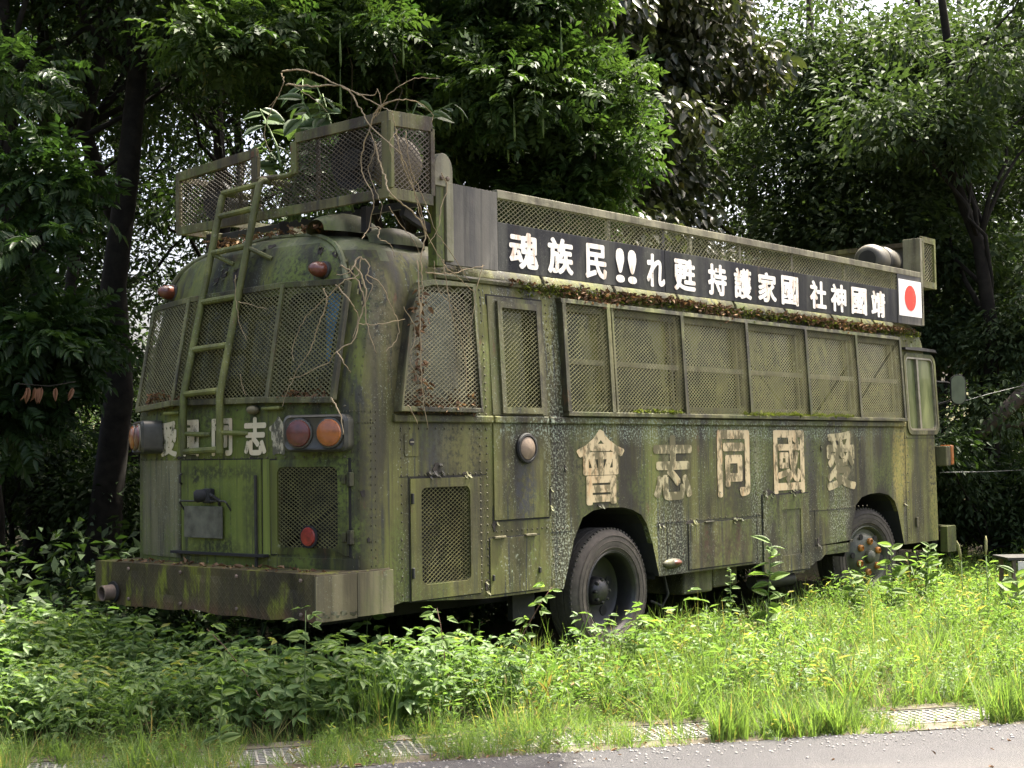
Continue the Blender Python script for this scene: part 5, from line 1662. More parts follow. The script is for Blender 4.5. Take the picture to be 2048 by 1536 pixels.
tree('forest_tree', 'dark tree behind the raised roof ladder and rack', -11.4, 20.0, 10, .14, (.2, .3), (0, 0, 7.4), (2.6, 2.6, 2.8), 22, .9, 13000, .11, L1, 'leaf_forest', 25, group=G1)
tree('forest_tree', 'leftmost dark trunk at the picture edge', -20.2, 15.2, 9, .17, (.1, -.2), (.6, -.4, 7.0), (2.4, 2.4, 1.9), 18, .9, 9000, .12, L1, 'leaf_forest', 26, group=G1)
# hanging sprays with feathered leaves at the left edge
def pcs(lst): return [(*spot(a, d), z) for a, d, z in lst]
tree('spray_tree', 'young tree at the left edge holding out feathered leaf sprays', -21.0, 13.2, 6.0, .09, (.2, .2), None, None, 0, .42, 950, .34, CP2, 'leaf_spray', 31, centers=pcs([(-19.3, 13.0, 4.1), (-18.2, 12.8, 3.95), (-17.4, 12.9, 3.75), (-19.4, 12.8, 3.3), (-18.4, 12.6, 3.25), (-19.6, 13, 2.6), (-18.6, 12.9, 2.5), (-17.6, 13.2, 2.35), (-17.0, 13.6, 2.6), (-19.2, 13.2, 4.9), (-18.3, 13.4, 2.0), (-19.7, 13.2, 1.8)]), nbr=12, shade=.45, droop=.25, out=1.2)
# dense undergrowth
shr = [('dark bush under the leftmost trunks', -19.3, 16.5, 1.6, 1.5), ('dark bush at the foot of the thickest trunk', -16.6, 17.2, 1.4, 1.5), ('dark bush in the gap left of the tail lamp', -14.0, 18.6, 1.7, 1.6), ('dark bush seen between trunk and rear corner of the bus', -12.0, 17.8, 1.6, 1.5),
       ('tall dark bush far behind the leftmost trunk', -18.2, 21.0, 2.6, 2.0), ('tall dark bush far behind the thickest trunk', -15.2, 22.0, 2.6, 2.0)]
for i, (lb, az, d, hh, w) in enumerate(shr):
    tree('shrub', lb, az, d, hh, .05, (.1, .1), (0, 0, hh * .75), (w, w, hh * .75), 14, .62, 9000, .10, L1, 'leaf_forest', 40 + i, group='dark bushes of the wood', nbr=6, cat='shrub', shade=.3)

# the wood goes on to the left, beyond the frame
LS = Scat(); rl_ = np.random.default_rng(63)
lc = [(rl_.uniform(-9.5, .2), rl_.uniform(4.6, 9.5) + .0, rl_.uniform(.8, 8.5)) for _ in range(75)]
lc = [c for c in lc if c[1] > 4.6 + max(0, c[0] + 2.2) * 1.5]
clump_leaves(LS, L1, lc, np.full((len(lc), 3), 1.15), 26000, .16, rl_, .3, .6, .4, .4, .5, .8)
LS.build('wood_edge', 'leaf_forest', None, 'stuff')
tag(bpy.data.objects['wood_edge'], 'dark leafy edge of the wood left of the bus', 'woodland')

# unseen leaf canopy above the frame, added to keep sun out of the wood
KS = Scat(); rc_ = np.random.default_rng(65)
kc = []
for _ in range(120):
    az = rc_.uniform(-26, 6); d = rc_.uniform(15.5, 34)
    kc.append((*spot(az, d), rc_.uniform(9.0, 12.5) + .12 * max(0, d - 22)))
clump_leaves(KS, L1, kc, np.full((len(kc), 3), 1.5) * np.array((1, 1, .5)), 30000, .24, rc_, .2, .5, .4, .4, .5, .8)
KS.build('shade_canopy', 'leaf_forest', None, 'stuff')
tag(bpy.data.objects['shade_canopy'], 'unseen leaf canopy added high above the trunks to darken the wood', 'woodland')

# undergrowth close behind the bus
US = Scat(); ru_ = np.random.default_rng(64)
uc = [(ru_.uniform(-1.2, 9.6), ru_.uniform(2.9, 4.6), ru_.uniform(-.1, .75)) for _ in range(50)] + [(ru_.uniform(-.4, 9.2), ru_.uniform(2.55, 2.95), ru_.uniform(-.15, .25)) for _ in range(60)]
clump_leaves(US, L1, uc, np.full((len(uc), 3), .45), 22000, .12, ru_, .3, .6, .4, .4, .5, .8)
US.build('undergrowth', 'leaf_forest', None, 'stuff')
tag(bpy.data.objects['undergrowth'], 'dark leafy undergrowth on the far side of the bus', 'undergrowth')

# ---- wisteria mass over the rear of the bus
WC = []
rw_ = np.random.default_rng(77)
for _ in range(46):
    az = rw_.uniform(-10.5, 2.9); d = rw_.uniform(13.2, 16.2)
    lo = 4.0 + .10 * abs(az + 3) + (.55 if az < -6 else 0) - (.35 if -3 < az < 2 else 0)
    WC.append((*spot(az, d), rw_.uniform(lo, 6.6)))
for az, d, z in ((3.4, 13.8, 4.3), (3.0, 13.8, 3.8), (2.3, 14, 3.9), (1.5, 14, 3.75), (3.6, 14, 4.9), (-9.6, 13, 5.2), (-11.6, 12.8, 5.1)): WC.append((*spot(az, d), z))
for _ in range(9):                             # canopy reaching over the bus roof and the bank, above the frame
    WC.append((rw_.uniform(-1.6, 3.2), rw_.uniform(-2.0, .35), rw_.uniform(5.3, 7.6)))
wt = tree('wisteria', 'bright green climbing canopy with feathered leaves above the roof rack', -5.5, 16.5, 7.2, .16, (.3, -.6), None, None, 0, .55, 17000, .27, CP, 'leaf_wisteria', 51, centers=WC, nbr=26, shade=.5, droop=.3, bark='bark_grey', out=1.0)
# seed pods
rp = np.random.default_rng(6)
for i in range(16):
    az = rp.uniform(-8, 2.5); d = rp.uniform(12.8, 13.6); z = rp.uniform(4.1, 5.2)
    x, y = spot(az, d)
    o = Vector((x, y, z)) - wt.location
    MB().tube([o + Vector((0, 0, .22)), o + Vector((0, 0, .08)), o, o + Vector((.004, 0, -.12)), o + Vector((.006, 0, -.18))], [.002, .004, .011, .012, .003], 5).build('seed_pod', 'stem_green', wt, 'all')
for i in range(9):                              # hanging runners
    az = rp.uniform(-13, 3.5); d = rp.uniform(12.8, 14); z = rp.uniform(4.6, 5.6)
    x, y = spot(az, d); o = Vector((x, y, z)) - wt.location
    pts = [o]
    for k in range(7): pts.append(pts[-1] + Vector((rp.uniform(-.14, .14), rp.uniform(-.14, .14), rp.uniform(-.24, .02))))
    MB().tube(pts, .007, 5).build('runner', 'bark_grey', wt, 'all')

# ---- evergreen right of centre
EC = []
re_ = np.random.default_rng(78)
for _ in range(58):
    az = re_.uniform(2.6, 10.4); d = re_.uniform(16.2, 19.5)
    EC.append((*spot(az, d), re_.uniform(2.2, 7.6)))
EC = [c for c in EC if c[1] > 2.9]
tree('evergreen_tree', 'dense dark evergreen with glossy leaves behind the middle of the roof rail', 6.8, 18.8, 8.0, .2, (.1, .1), None, None, 0, .72, 30000, .15, L2w, 'leaf_evergreen', 52, centers=EC, nbr=16, shade=.4, droop=.7, out=.5)

# ---- trees to the right
G2 = 'grey green trees right of the bus'
tree('broadleaf_tree', 'grey green tree behind the front loudspeakers', 12.2, 21.5, 9, .16, (.3, .2), (0, 0, 5.6), (2.5, 2.5, 3.2), 40, .82, 26000, .135, L1, 'leaf_forest_grey', 61, group=G2, nbr=14, shade=.5, out=1.0)
tree('broadleaf_tree', 'tall grey green tree above the wing mirror', 16.4, 21.0, 9.5, .12, (.4, .3), (0, 0, 5.6), (2.4, 2.4, 3.4), 42, .82, 27000, .135, L1, 'leaf_forest_grey', 62, group=G2, nbr=14, shade=.5, out=1.0)
tree('broadleaf_tree', 'rightmost tree with a leaning dark trunk behind the steel table', 19.2, 18.2, 8.5, .12, (-.9, .5), (.2, .4, 5.4), (1.9, 1.9, 2.7), 30, .75, 18000, .13, L1, 'leaf_forest_grey', 63, group=G2, nbr=12, shade=.45, wob=.2, out=1.0)
tree('broadleaf_tree', 'grey green tree between the evergreen and the loudspeakers, farther back', 9.6, 25.5, 10, .16, (.3, .2), (0, 0, 6.4), (2.8, 2.8, 3.6), 38, .9, 22000, .12, L1, 'leaf_forest_grey', 64, group=G2, nbr=10, shade=.5, out=1.0)
tree('broadleaf_tree', 'tree at the right edge behind the leaning trunk', 20.5, 23.5, 9.5, .15, (.2, .2), (0, 0, 5.5), (2.4, 2.4, 3.4), 34, .9, 18000, .12, L1, 'leaf_forest_grey', 65, group=G2, nbr=10, shade=.45, out=1.0)
shr2 = [('dark leafy bush behind the wing mirror', 17.0, 18.4, 2.6, 1.2), ('dark leafy bush right of the front bumper', 18.2, 17.4, 1.9, 1.1), ('dark leafy bush above the steel table', 19.8, 17.6, 2.8, 1.2), ('low dark bush under the front bumper corner', 17.6, 20.5, 1.6, 1.4)]
for i, (lb, az, d, hh, w) in enumerate(shr2):
    tree('shrub', lb, az, d, hh, .05, (.1, .1), (0, 0, hh * .8), (w, w, hh * .7), 14, .55, 9000, .095, L2, 'leaf_forest_grey' if i == 0 or i == 2 else 'leaf_forest', 140 + i, group='dark bushes of the wood', nbr=7, cat='shrub', shade=.35, droop=.45)

# ---- the wood behind: trees one can tell apart, then the far mass
back = [(-19.5, 27, 'far tree filling the gap at the left edge'), (-15.5, 28, 'far tree behind the thickest trunk'), (-11.0, 27, 'far tree behind the left end of the roof rack'), (-6.5, 24, 'far tree behind the wisteria, left half'),
        (-2.0, 25, 'far tree behind the wisteria, right half'), (3.0, 26, 'far tree left of the dark evergreen'), (13.5, 30, 'far tree high behind the loudspeakers'), (18.0, 30, 'far tree high behind the wing mirror')]
for i, (az, d, lb) in enumerate(back):
    tree('far_tree', lb, az, d, 11, .16, (.3, .3), (0, 0, 6.6), (3.2, 3.0, 4.3), 40, 1.0, 12500, .16, L1, 'leaf_forest', 80 + i, group='far trees of the wood', nbr=6, shade=.4, out=1.0)
FS = Scat()
rf_ = np.random.default_rng(99)
fc = []
for _ in range(150):
    az = rf_.uniform(-23, 23); d = rf_.uniform(31, 44)
    x, y = spot(az, d)
    fc.append((x, y, gz(x, y) + abs(rf_.normal()) * (2.2 if az < -6 else 2.4)))
clump_leaves(FS, L1, fc, np.full((150, 3), 1.7) * np.array((1, 1, .8)), 52000, .24, rf_, .3, .6, .35, .4, .5, .8)
FS.build('far_wood', 'leaf_forest', None, 'stuff')
tag(bpy.data.objects['far_wood'], 'dim mass of woodland foliage far behind all the trees', 'woodland')

# ================================================================== plant on the roof rack, dry vines
kp = empty('climbing_plant', (.5, .75, 3.05), 'large leaved green climber growing out of the rear roof rack', 'plant')
rk_ = random.Random(12)
lfm = {}
def leaf_mesh(key, w, fold, droop, mat, tint):
    if key in lfm: return lfm[key]
    v, q = t_leaf2(w, fold, droop)
    # finer outline: 10 points
    n = 7
    V = [(0, u, -droop * u * u) for u in np.linspace(0, 1, n)]
    Lf = [(-w / 2 * math.sin(PI * u ** .8) ** .8, u - .02, fold * math.sin(PI * u) - droop * u * u) for u in np.linspace(0, 1, n)[1:-1]]
    Rf_ = [(-a, b, c) for a, b, c in Lf]
    vv = np.array(V + Lf + Rf_)
    F = []
    for sgn, off in ((0, n), (1, n + len(Lf))):
        F.append((0, 1, off, off)); 
        for i in range(len(Lf) - 1): F.append((i + 1, i + 2, off + i + 1, off + i))
        F.append((n - 2, n - 1, off + len(Lf) - 1, off + len(Lf) - 1))
    me = bpy.data.meshes.new('leaf')
    me.from_pydata([tuple(p) for p in vv], [], [tuple(dict.fromkeys(f)) for f in F])
    a = me.attributes.new('tint', 'FLOAT', 'POINT'); a.data.foreach_set('value', np.full(len(vv), tint, np.float32))
    me.materials.append(M[mat]); me.polygons.foreach_set('use_smooth', [True] * len(me.polygons))
    lfm[key] = me
    return me
def put_leaf(parent, me, pos, ax, nr, sc, name='leaf'):
    R = frames(np.array([ax], float), np.array([nr], float))[0]
    o = bpy.data.objects.new(name, me)
    Mx = Matrix(((R[0, 0] * sc, R[0, 1] * sc, R[0, 2] * sc, pos[0]), (R[1, 0] * sc, R[1, 1] * sc, R[1, 2] * sc, pos[1]), (R[2, 0] * sc, R[2, 1] * sc, R[2, 2] * sc, pos[2]), (0, 0, 0, 1)))
    link(o, parent)
    o.matrix_local = Mx
    return o
bigs = [leaf_mesh('b%d' % i, .62, .07, .22, 'leaf_big', t) for i, t in enumerate((.15, .4, .65, .9, .97))]
for i in range(17):
    b = Vector((rk_.uniform(-.05, .15), rk_.uniform(-.35, .55), 0))
    tip = b + Vector((rk_.uniform(-.2, .3), rk_.uniform(-.25, .55), rk_.uniform(.45, 1.1)))
    if i == 9: tip = b + Vector((.45, -.75, .45))
    if i == 10: tip = b + Vector((.5, -.7, .75))
    mid = b.lerp(tip, .5) + Vector((rk_.uniform(-.08, .08), rk_.uniform(-.1, .1), .12))
    MB().tube([b, mid, tip], [.012, .009, .004], 6).build('stem', 'stem_green', kp, 'all')
    for k in range(12):
        u = .25 + .75 * k / 11
        p = (b * (1 - u) ** 2 + mid * 2 * u * (1 - u) + tip * u * u)
        a = rk_.uniform(0, 2 * PI)
        put_leaf(kp, rk_.choice(bigs), p, (math.cos(a), math.sin(a), rk_.uniform(-.7, .3)), (rk_.uniform(-1.0, .3), rk_.uniform(-1.0, .3), .8), rk_.uniform(.12, .24))

def vines(name, label, seed, runs, mat='vine_dry'):
    t = empty(name, (0, 0, 0), label, 'vine', 'dry vines trailing over the rear corner')
    rg2 = random.Random(seed)
    for pts, r in runs:
        P = [Vector(p) for p in pts]
        out = []
        for i in range(len(P) - 1):            # Catmull-Rom with a little wander
            p0, p1, p2, p3 = P[max(i - 1, 0)], P[i], P[i + 1], P[min(i + 2, len(P) - 1)]
            for k in range(6):
                u = k / 6
                q = .5 * ((2 * p1) + (p2 - p0) * u + (2 * p0 - 5 * p1 + 4 * p2 - p3) * u * u + (3 * p1 - p0 - 3 * p2 + p3) * u ** 3)
                out.append(q + Vector((rg2.uniform(-1, 1), rg2.uniform(-1, 1), rg2.uniform(-1, 1))) * .005)
        out.append(P[-1])
        n = len(out)
        MB().tube(out, [r * .72 * (1 - .55 * i / n) for i in range(n)], 6).build('stem', mat, t, 'all')
    return t

vines('dry_vine', 'dry tan vine arching over the top of the rear rack', 4, [
    ([(0.107, 0.866, 4.004), (0.112, 0.685, 3.982), (0.117, 0.477, 3.899), (0.121, 0.288, 3.799), (0.121, 0.117, 3.715), (0.12, -0.098, 3.597), (0.066, -0.257, 3.523)], 0.009),
    ([(0.11, 0.837, 3.908), (0.117, 0.576, 3.851), (0.12, 0.351, 3.816), (0.121, 0.21, 3.764), (0.124, 0.105, 3.616), (0.126, 0.001, 3.48), (0.102, -0.246, 3.29), (0.194, -0.241, 3.199), (0.32, -0.23, 2.973), (0.385, -0.224, 2.821)], 0.009),
    ([(0.124, -0.017, 3.531), (0.12, -0.098, 3.602), (0.123, -0.259, 3.612), (0.302, -0.258, 3.628), (0.425, -0.257, 3.574), (0.427, -0.254, 3.521)], 0.007),
    ([(0.11, 0.923, 3.832), (0.109, 1.011, 3.732), (0.111, 1.067, 3.604), (0.116, 1.022, 3.483), (0.117, 0.989, 3.472)], 0.005),
    ([(0.119, -0.114, 3.62), (0.091, -0.263, 3.684), (0.298, -0.265, 3.787), (0.495, -0.268, 3.818)], 0.004),
    ([(0.107, 0.875, 3.994), (0.109, 0.853, 3.922), (0.11, 0.923, 3.832), (0.108, 1.009, 3.778)], 0.006),
    ([(0.111, 0.804, 3.913), (0.115, 0.691, 3.849), (0.122, 0.516, 3.729), (0.124, 0.423, 3.648)], 0.004),
    ([(0.121, 0.132, 3.728), (0.12, -0.023, 3.679), (0.118, -0.071, 3.713), (0.12, -0.097, 3.591), (0.123, -0.048, 3.536)], 0.005),
], 'vine_dry')
vines('dry_vine', 'tangle of dry vines hanging down beside the corner window', 4, [
    ([(0.118, -0.16, 3.612), (0.122, -0.034, 3.57), (0.126, 0.017, 3.483), (0.131, 0.093, 3.345), (0.135, 0.107, 3.207), (0.137, 0.019, 3.056), (0.139, 0.008, 2.959), (0.144, 0.06, 2.827), (-0.147, -0.185, 2.695)], 0.008),
    ([(0.128, -0.026, 3.38), (0.129, -0.053, 3.28), (0.131, -0.109, 3.145), (0.05, -0.236, 3.012), (0.201, -0.23, 2.937), (0.338, -0.225, 2.858), (0.398, -0.21, 2.77), (0.355, -0.205, 2.627), (0.374, -0.199, 2.501), (0.378, -0.193, 2.363), (0.365, -0.189, 2.25)], 0.009),
    ([(0.098, -0.252, 3.425), (0.131, -0.246, 3.294), (0.179, -0.24, 3.175), (0.273, -0.233, 3.041), (0.321, -0.228, 2.92), (0.385, -0.223, 2.81), (0.463, -0.206, 2.723), (0.594, -0.197, 2.596), (0.79, -0.191, 2.493), (0.89, -0.189, 2.434)], 0.007),
    ([(0.187, -0.251, 3.429), (0.223, -0.242, 3.224), (0.317, -0.234, 3.068), (0.412, -0.229, 2.93), (0.476, -0.224, 2.82), (0.623, -0.202, 2.707), (0.839, -0.192, 2.508)], 0.006),
    ([(0.052, -0.232, 2.919), (0.144, -0.226, 2.825), (0.289, -0.212, 2.726), (0.355, -0.206, 2.638)], 0.004),
    ([(0.144, 0.06, 2.827), (0.142, -0.048, 2.814), (-0.051, -0.231, 2.71), (0.057, -0.223, 2.681), (0.106, -0.216, 2.603)], 0.005),
    ([(0.527, -0.242, 3.203), (0.576, -0.238, 3.101), (0.519, -0.23, 2.943), (0.506, -0.225, 2.834), (0.431, -0.207, 2.72)], 0.006),
    ([(0.405, -0.199, 2.531), (0.644, -0.195, 2.546), (0.853, -0.196, 2.597), (0.993, -0.199, 2.632)], 0.006),
    ([(0.126, 0.017, 3.462), (0.129, -0.024, 3.327), (0.133, 0.044, 3.209), (0.136, -0.013, 3.073), (0.138, -0.07, 2.949), (0.141, -0.035, 2.858)], 0.005),
    ([(0.051, -0.257, 3.51), (0.098, -0.251, 3.414), (0.041, -0.249, 3.322), (0.074, -0.243, 3.202)], 0.005),
    ([(0.326, -0.205, 2.605), (0.357, -0.192, 2.302), (0.376, -0.178, 1.998), (0.394, -0.167, 1.754), (0.457, -0.155, 1.517)], 0.007),
    ([(0.577, -0.199, 2.629), (0.654, -0.185, 2.323), (0.802, -0.171, 2.016), (0.832, -0.16, 1.764)], 0.006),
    ([(0.974, -0.198, 2.634), (0.908, -0.19, 2.452), (0.846, -0.176, 2.129)], 0.005),
    ([(0.485, -0.201, 2.62), (0.536, -0.191, 2.423), (0.724, -0.183, 2.296), (0.895, -0.173, 2.052)], 0.004),
    ([(0.261, -0.169, 1.66), (0.355, -0.16, 1.54)], 0.006),
    ([(0.199, -0.198, 2.291), (0.316, -0.187, 2.147), (0.276, -0.18, 1.948), (0.392, -0.17, 1.815)], 0.004),
], 'vine_dry')
vines('dry_vine', 'dry vine tangle hanging across the right of the rear window screen', 6, [
    ([(-0.155, -0.168, 2.582), (-0.174, -0.143, 2.542), (-0.138, -0.177, 2.449), (-0.122, -0.188, 2.337), (-0.144, -0.151, 2.185), (-0.167, -0.114, 2.063), (-0.223, -0.025, 1.994), (-0.214, 0.078, 1.928), (-0.197, 0.315, 1.868), (-0.188, 0.47, 1.843)], 0.008),
    ([(-0.148, -0.175, 2.572), (-0.158, -0.155, 2.47), (-0.241, -0.109, 2.427), (-0.227, 0.043, 2.348), (-0.221, 0.111, 2.323), (-0.209, 0.265, 2.242), (-0.202, 0.354, 2.154), (-0.195, 0.427, 2.043), (-0.194, 0.413, 1.957)], 0.006),
    ([(-0.125, -0.194, 2.469), (-0.037, -0.219, 2.433), (0.058, -0.208, 2.317), (0.155, -0.196, 2.178), (0.142, -0.193, 2.084), (0.036, -0.196, 1.996)], 0.006),
    ([(-0.242, -0.097, 2.53), (-0.164, -0.147, 2.45), (-0.127, -0.179, 2.306), (-0.11, -0.188, 2.143), (-0.048, -0.201, 1.981)], 0.007),
    ([(-0.235, -0.043, 2.412), (-0.243, -0.169, 2.299), (-0.151, -0.144, 2.205), (-0.168, -0.115, 2.073)], 0.007),
    ([(-0.224, 0.091, 2.404), (-0.225, 0.061, 2.319), (-0.217, 0.133, 2.201), (-0.209, 0.205, 2.081), (-0.202, 0.276, 1.991), (-0.194, 0.382, 1.903), (-0.188, 0.453, 1.822), (-0.18, 0.554, 1.666)], 0.006),
    ([(-0.15, -0.142, 2.164), (-0.03, -0.208, 2.167), (0.216, -0.194, 2.214)], 0.004),
    ([(-0.223, -0.025, 1.994), (-0.227, -0.088, 1.929), (-0.172, -0.094, 1.859)], 0.006),
    ([(-0.19, 1.014, 2.576), (-0.186, 1.02, 2.443), (-0.182, 0.992, 2.264), (-0.18, 0.909, 2.127)], 0.004),
    ([(-0.212, 0.037, 1.71), (-0.216, -0.041, 1.605), (-0.215, -0.068, 1.472)], 0.008),
    ([(-0.186, 0.986, 2.396), (-0.191, 0.691, 2.318)], 0.004),
    ([(-0.155, -0.168, 2.582), (-0.114, -0.212, 2.54), (-0.125, -0.193, 2.449), (-0.097, -0.222, 2.397), (-0.133, -0.17, 2.266)], 0.006),
    ([(-0.167, -0.151, 2.562), (-0.248, -0.177, 2.481), (-0.236, -0.045, 2.474)], 0.006),
    ([(-0.173, 0.99, 1.9), (-0.171, 0.975, 1.823), (-0.17, 0.934, 1.755)], 0.004),
], 'vine_dry')

# ================================================================== moss, litter and debris on the bus
def litter(name, label, n, fn, size, mat, seed, up_=1.0):
    rng = np.random.default_rng(seed)
    pos = np.array([fn(rng) for _ in range(n)])
    ax = rng.normal(size=(n, 3)); ax[:, 2] *= .5
    nr = rng.normal(size=(n, 3)) * .7 + np.array((0, -.3, up_))
    S = Scat(); S.add(single(t_leaf2(.5, .18, .3)), pos, frames(ax, nr), size * rng.uniform(.5, 1.3, n), rng.uniform(0, 1, n))
    o = S.build(name, mat, None, 'stuff')
    return tag(o, label, 'leaf litter')
litter('leaf_litter', 'dead brown leaves heaped inside the corner window screen', 420, lambda r: (r.uniform(.34, 1.06), -.02 + r.uniform(-.03, .02), 1.635 + abs(r.normal()) * .035 + (.10 if r.random() < .04 else 0)), .045, 'leaf_dead', 1)
litter('leaf_litter', 'dead leaves caught in the vines on the corner window screen', 90, lambda r: (.42 + abs(r.normal()) * .06 + .02, -.05 + r.uniform(-.03, .01), r.uniform(1.7, 2.45)), .05, 'leaf_dead', 2)
litter('leaf_litter', 'dead leaves behind the right bay of the rear window screen', 220, lambda r: (lambda y: (rear_x(y, 1.72) - .025 + r.uniform(-.015, .01), y, 1.715 + abs(r.normal()) * .025))(r.uniform(.2, .62)), .04, 'leaf_dead', 3)
litter('leaf_litter', 'dead leaves behind the left bay of the rear window screen', 260, lambda r: (lambda y: (rear_x(y, 1.72) - .03 + r.uniform(-.015, .01), y, 1.72 + abs(r.normal()) * .04))(r.uniform(1.6, 2.12)), .04, 'leaf_dead', 4)
litter('leaf_litter', 'dead leaves and twigs on top of the rear bumper', 90, lambda r: (r.uniform(-.36, -.19), r.uniform(.1, 2.1), .617), .045, 'leaf_dead', 5)
litter('leaf_litter', 'dead leaves lying on the rear edge of the roof', 160, lambda r: (lambda y: (r.uniform(.12, .4), y, 2.90 + r.uniform(-.01, .03)))(r.uniform(.55, 1.9)), .05, 'leaf_dead', 6)
def fringe(r):
    x = r.choice((r.uniform(1.5, 8.2), r.uniform(2.1, 4.6), r.uniform(5.5, 7.8)))
    return (x, side_y(2.55) - .02 - r.uniform(0, .035), 2.60 - abs(r.normal()) * .045 * (1.0 + .6 * math.sin(x * 3.1)))
litter('gutter_litter', 'brown leaf litter hanging from the gutter below the banner', 1700, fringe, .042, 'leaf_dead', 7, .2)
o = litter('gutter_moss', 'green moss fringe along the gutter under the banner', 1500, lambda r: (lambda x: (x, side_y(2.55) - .02 - r.uniform(0, .03), 2.585 - abs(r.normal()) * .04))(r.uniform(1.6, 8.3)), .035, 'leaf_moss', 8, .2)
o['category'] = 'moss'
for lb, x0, x1, n, sd_ in (('short moss cushions on the window sill above the rear wheel', 2.9, 3.6, 160, 9), ('long moss cushions on the window sill ahead of the lettering', 4.55, 6.55, 700, 10)):
    o = litter('sill_moss', lb, n, lambda r: (r.uniform(x0, x1), -.05 + r.uniform(-.012, .03), 1.648 + abs(r.normal()) * .012), .03, 'leaf_moss', sd_)
    o['category'] = 'moss'
def on_bumper(r):
    return (-.2, 0, 0)

# ================================================================== ground cover
view_f = np.array((FWD.x, FWD.y)); view_r = np.array((RGT.x, RGT.y)); cam2 = np.array((CAM.x, CAM.y))
def sample(n, seed, x0, x1, y0, y1, keep):
    rng = np.random.default_rng(seed)
    P = np.stack([rng.uniform(x0, x1, n), rng.uniform(y0, y1, n)], 1)
    dv = P - cam2
    f_ = dv @ view_f; r_ = dv @ view_r
    ok = (np.abs(r_ / np.maximum(f_, .1)) < .40) & (f_ > 6.4)
    P = P[ok]
    s = .591 * P[:, 0] + .806 * P[:, 1] + 1.617
    k = keep(P[:, 0], P[:, 1], s, rng)
    P = P[rng.uniform(size=len(P)) < k]
    Z = np.array([gz(a, b) for a, b in P])
    return np.concatenate([P, Z[:, None] - .01], 1), rng
def inbus(x, y): return (x > -.15) & (x < 9.0) & (y > .22) & (y < 2.4)
def plant(S, tpls, P, rng, h0, h1, tilt=.25, tint=.5, tv=.25, hf=None):
    n = len(P)
    if n == 0: return
    which = rng.integers(0, len(tpls), n)
    h = rng.uniform(h0, h1, n)
    if hf is not None: h = h * hf(P[:, 0], P[:, 1])
    R = yaw_mats(rng.uniform(0, 2 * PI, n), np.abs(rng.normal(size=n)) * tilt, rng.uniform(0, 2 * PI, n))
    tn = np.clip(tint + rng.normal(size=n) * tv, 0, 1)
    for k, t in enumerate(tpls):
        m = which == k
        S.add(t, P[m], R[m], h[m], tn[m])
rg3 = np.random.default_rng(21)
SPR = [t_sprig(rg3, 1, 9, .34, .20, (15, 60)) for _ in range(3)] + [t_sprig(rg3, 1, 12, .24, .26, (0, 50)) for _ in range(2)]
BUSHY = [t_sprig(rg3, 1, 13, .26, .42, (0, 40)) for _ in range(3)]
TRI = [t_trifol(rg3, 8, 1, .19) for _ in range(4)]
GRS = [t_grass(rg3, 9, 1, sp, .026) for sp in (.35, .6, .8, .5, 1.0)]
GRT = [t_grass(rg3, 16, 1, .35, .022) for _ in range(3)]
def patch(x, y): return .5 + .5 * np.sin(x * 1.7 + 1.3 * np.sin(y * 1.1)) * np.sin(y * 2.3 + .8 * np.sin(x * .9))
BARE = ((-1.86, -1.74), (-.84, -.42), (0.0, .17), (1.40, 2.0), (2.85, 3.65))
def bare(x, y):
    t = x * .806 - y * .591
    w = .06 * np.sin(x * 9.0)
    out = np.zeros_like(t, bool)
    for a, b in BARE: out |= (t > a + w) & (t < b - w)
    return out
def left_of(x, y): return np.clip((.9 - x - .25 * y) / 1.2, 0, 1)          # 1 on the bank behind the bus, 0 along its side

# short leafy cover on the open bank
S = Scat()
P, rng = sample(24000, 301, -5, 13, -5.2, 5, lambda x, y, s, r: np.where((s > .66) & ~inbus(x, y) & (y < 1.0), (1 - .75 * left_of(x, y)) * np.clip((s - .6) * 2.5, .3, 1), 0))
plant(S, SPR, P, rng, .08, .30, .35, .5, .28, lambda x, y: .55 + .75 * patch(x, y) * patch(x * 2.7 + 1, y * 3.1) * 1.6 + .35 * np.clip((x - 4.5) / 2, 0, 1) * np.exp(-(y + .3) ** 2 / .6))
P, rng = sample(9000, 302, -5, 13, -5.2, 2, lambda x, y, s, r: np.where((s > .66) & ~inbus(x, y) & (y < .6), (1 - .8 * left_of(x, y)) * patch(x + 3, y), 0))
plant(S, BUSHY, P, rng, .12, .24, .3, .5, .25)
P, rng = sample(40000, 309, -5, 6, -5.6, 3.5, lambda x, y, s, r: np.where((s > .02) & (s < .9), np.where(bare(x, y), .02, np.where(s < .2, .25, .6)), 0))
plant(S, SPR, P, rng, .05, .15, .5, .5, .28)
S.build('weed_cover', 'leaf_weed', None, 'stuff')
tag(bpy.data.objects['weed_cover'], 'low bright leafy weeds covering the sunny bank beside the bus', 'weeds')
# deeper green three-leaved weeds behind the bus
S = Scat()
P, rng = sample(15000, 303, -5.5, 3, -3, 7, lambda x, y, s, r: np.where((s > .85) & ~((x > -.25) & (y > .1) & (y < 2.4)), np.clip(left_of(x, y) + .04, 0, 1) * np.clip((s - .75) * 1.6, 0, 1), 0))
plant(S, TRI, P, rng, .26, .46, .28, .45, .25, lambda x, y: .75 + .5 * patch(x * 1.3, y))
S.build('bush_clover_cover', 'leaf_weed_deep', None, 'stuff')
tag(bpy.data.objects['bush_clover_cover'], 'deep green three-leaved weeds covering the shaded bank behind the bumper', 'weeds')
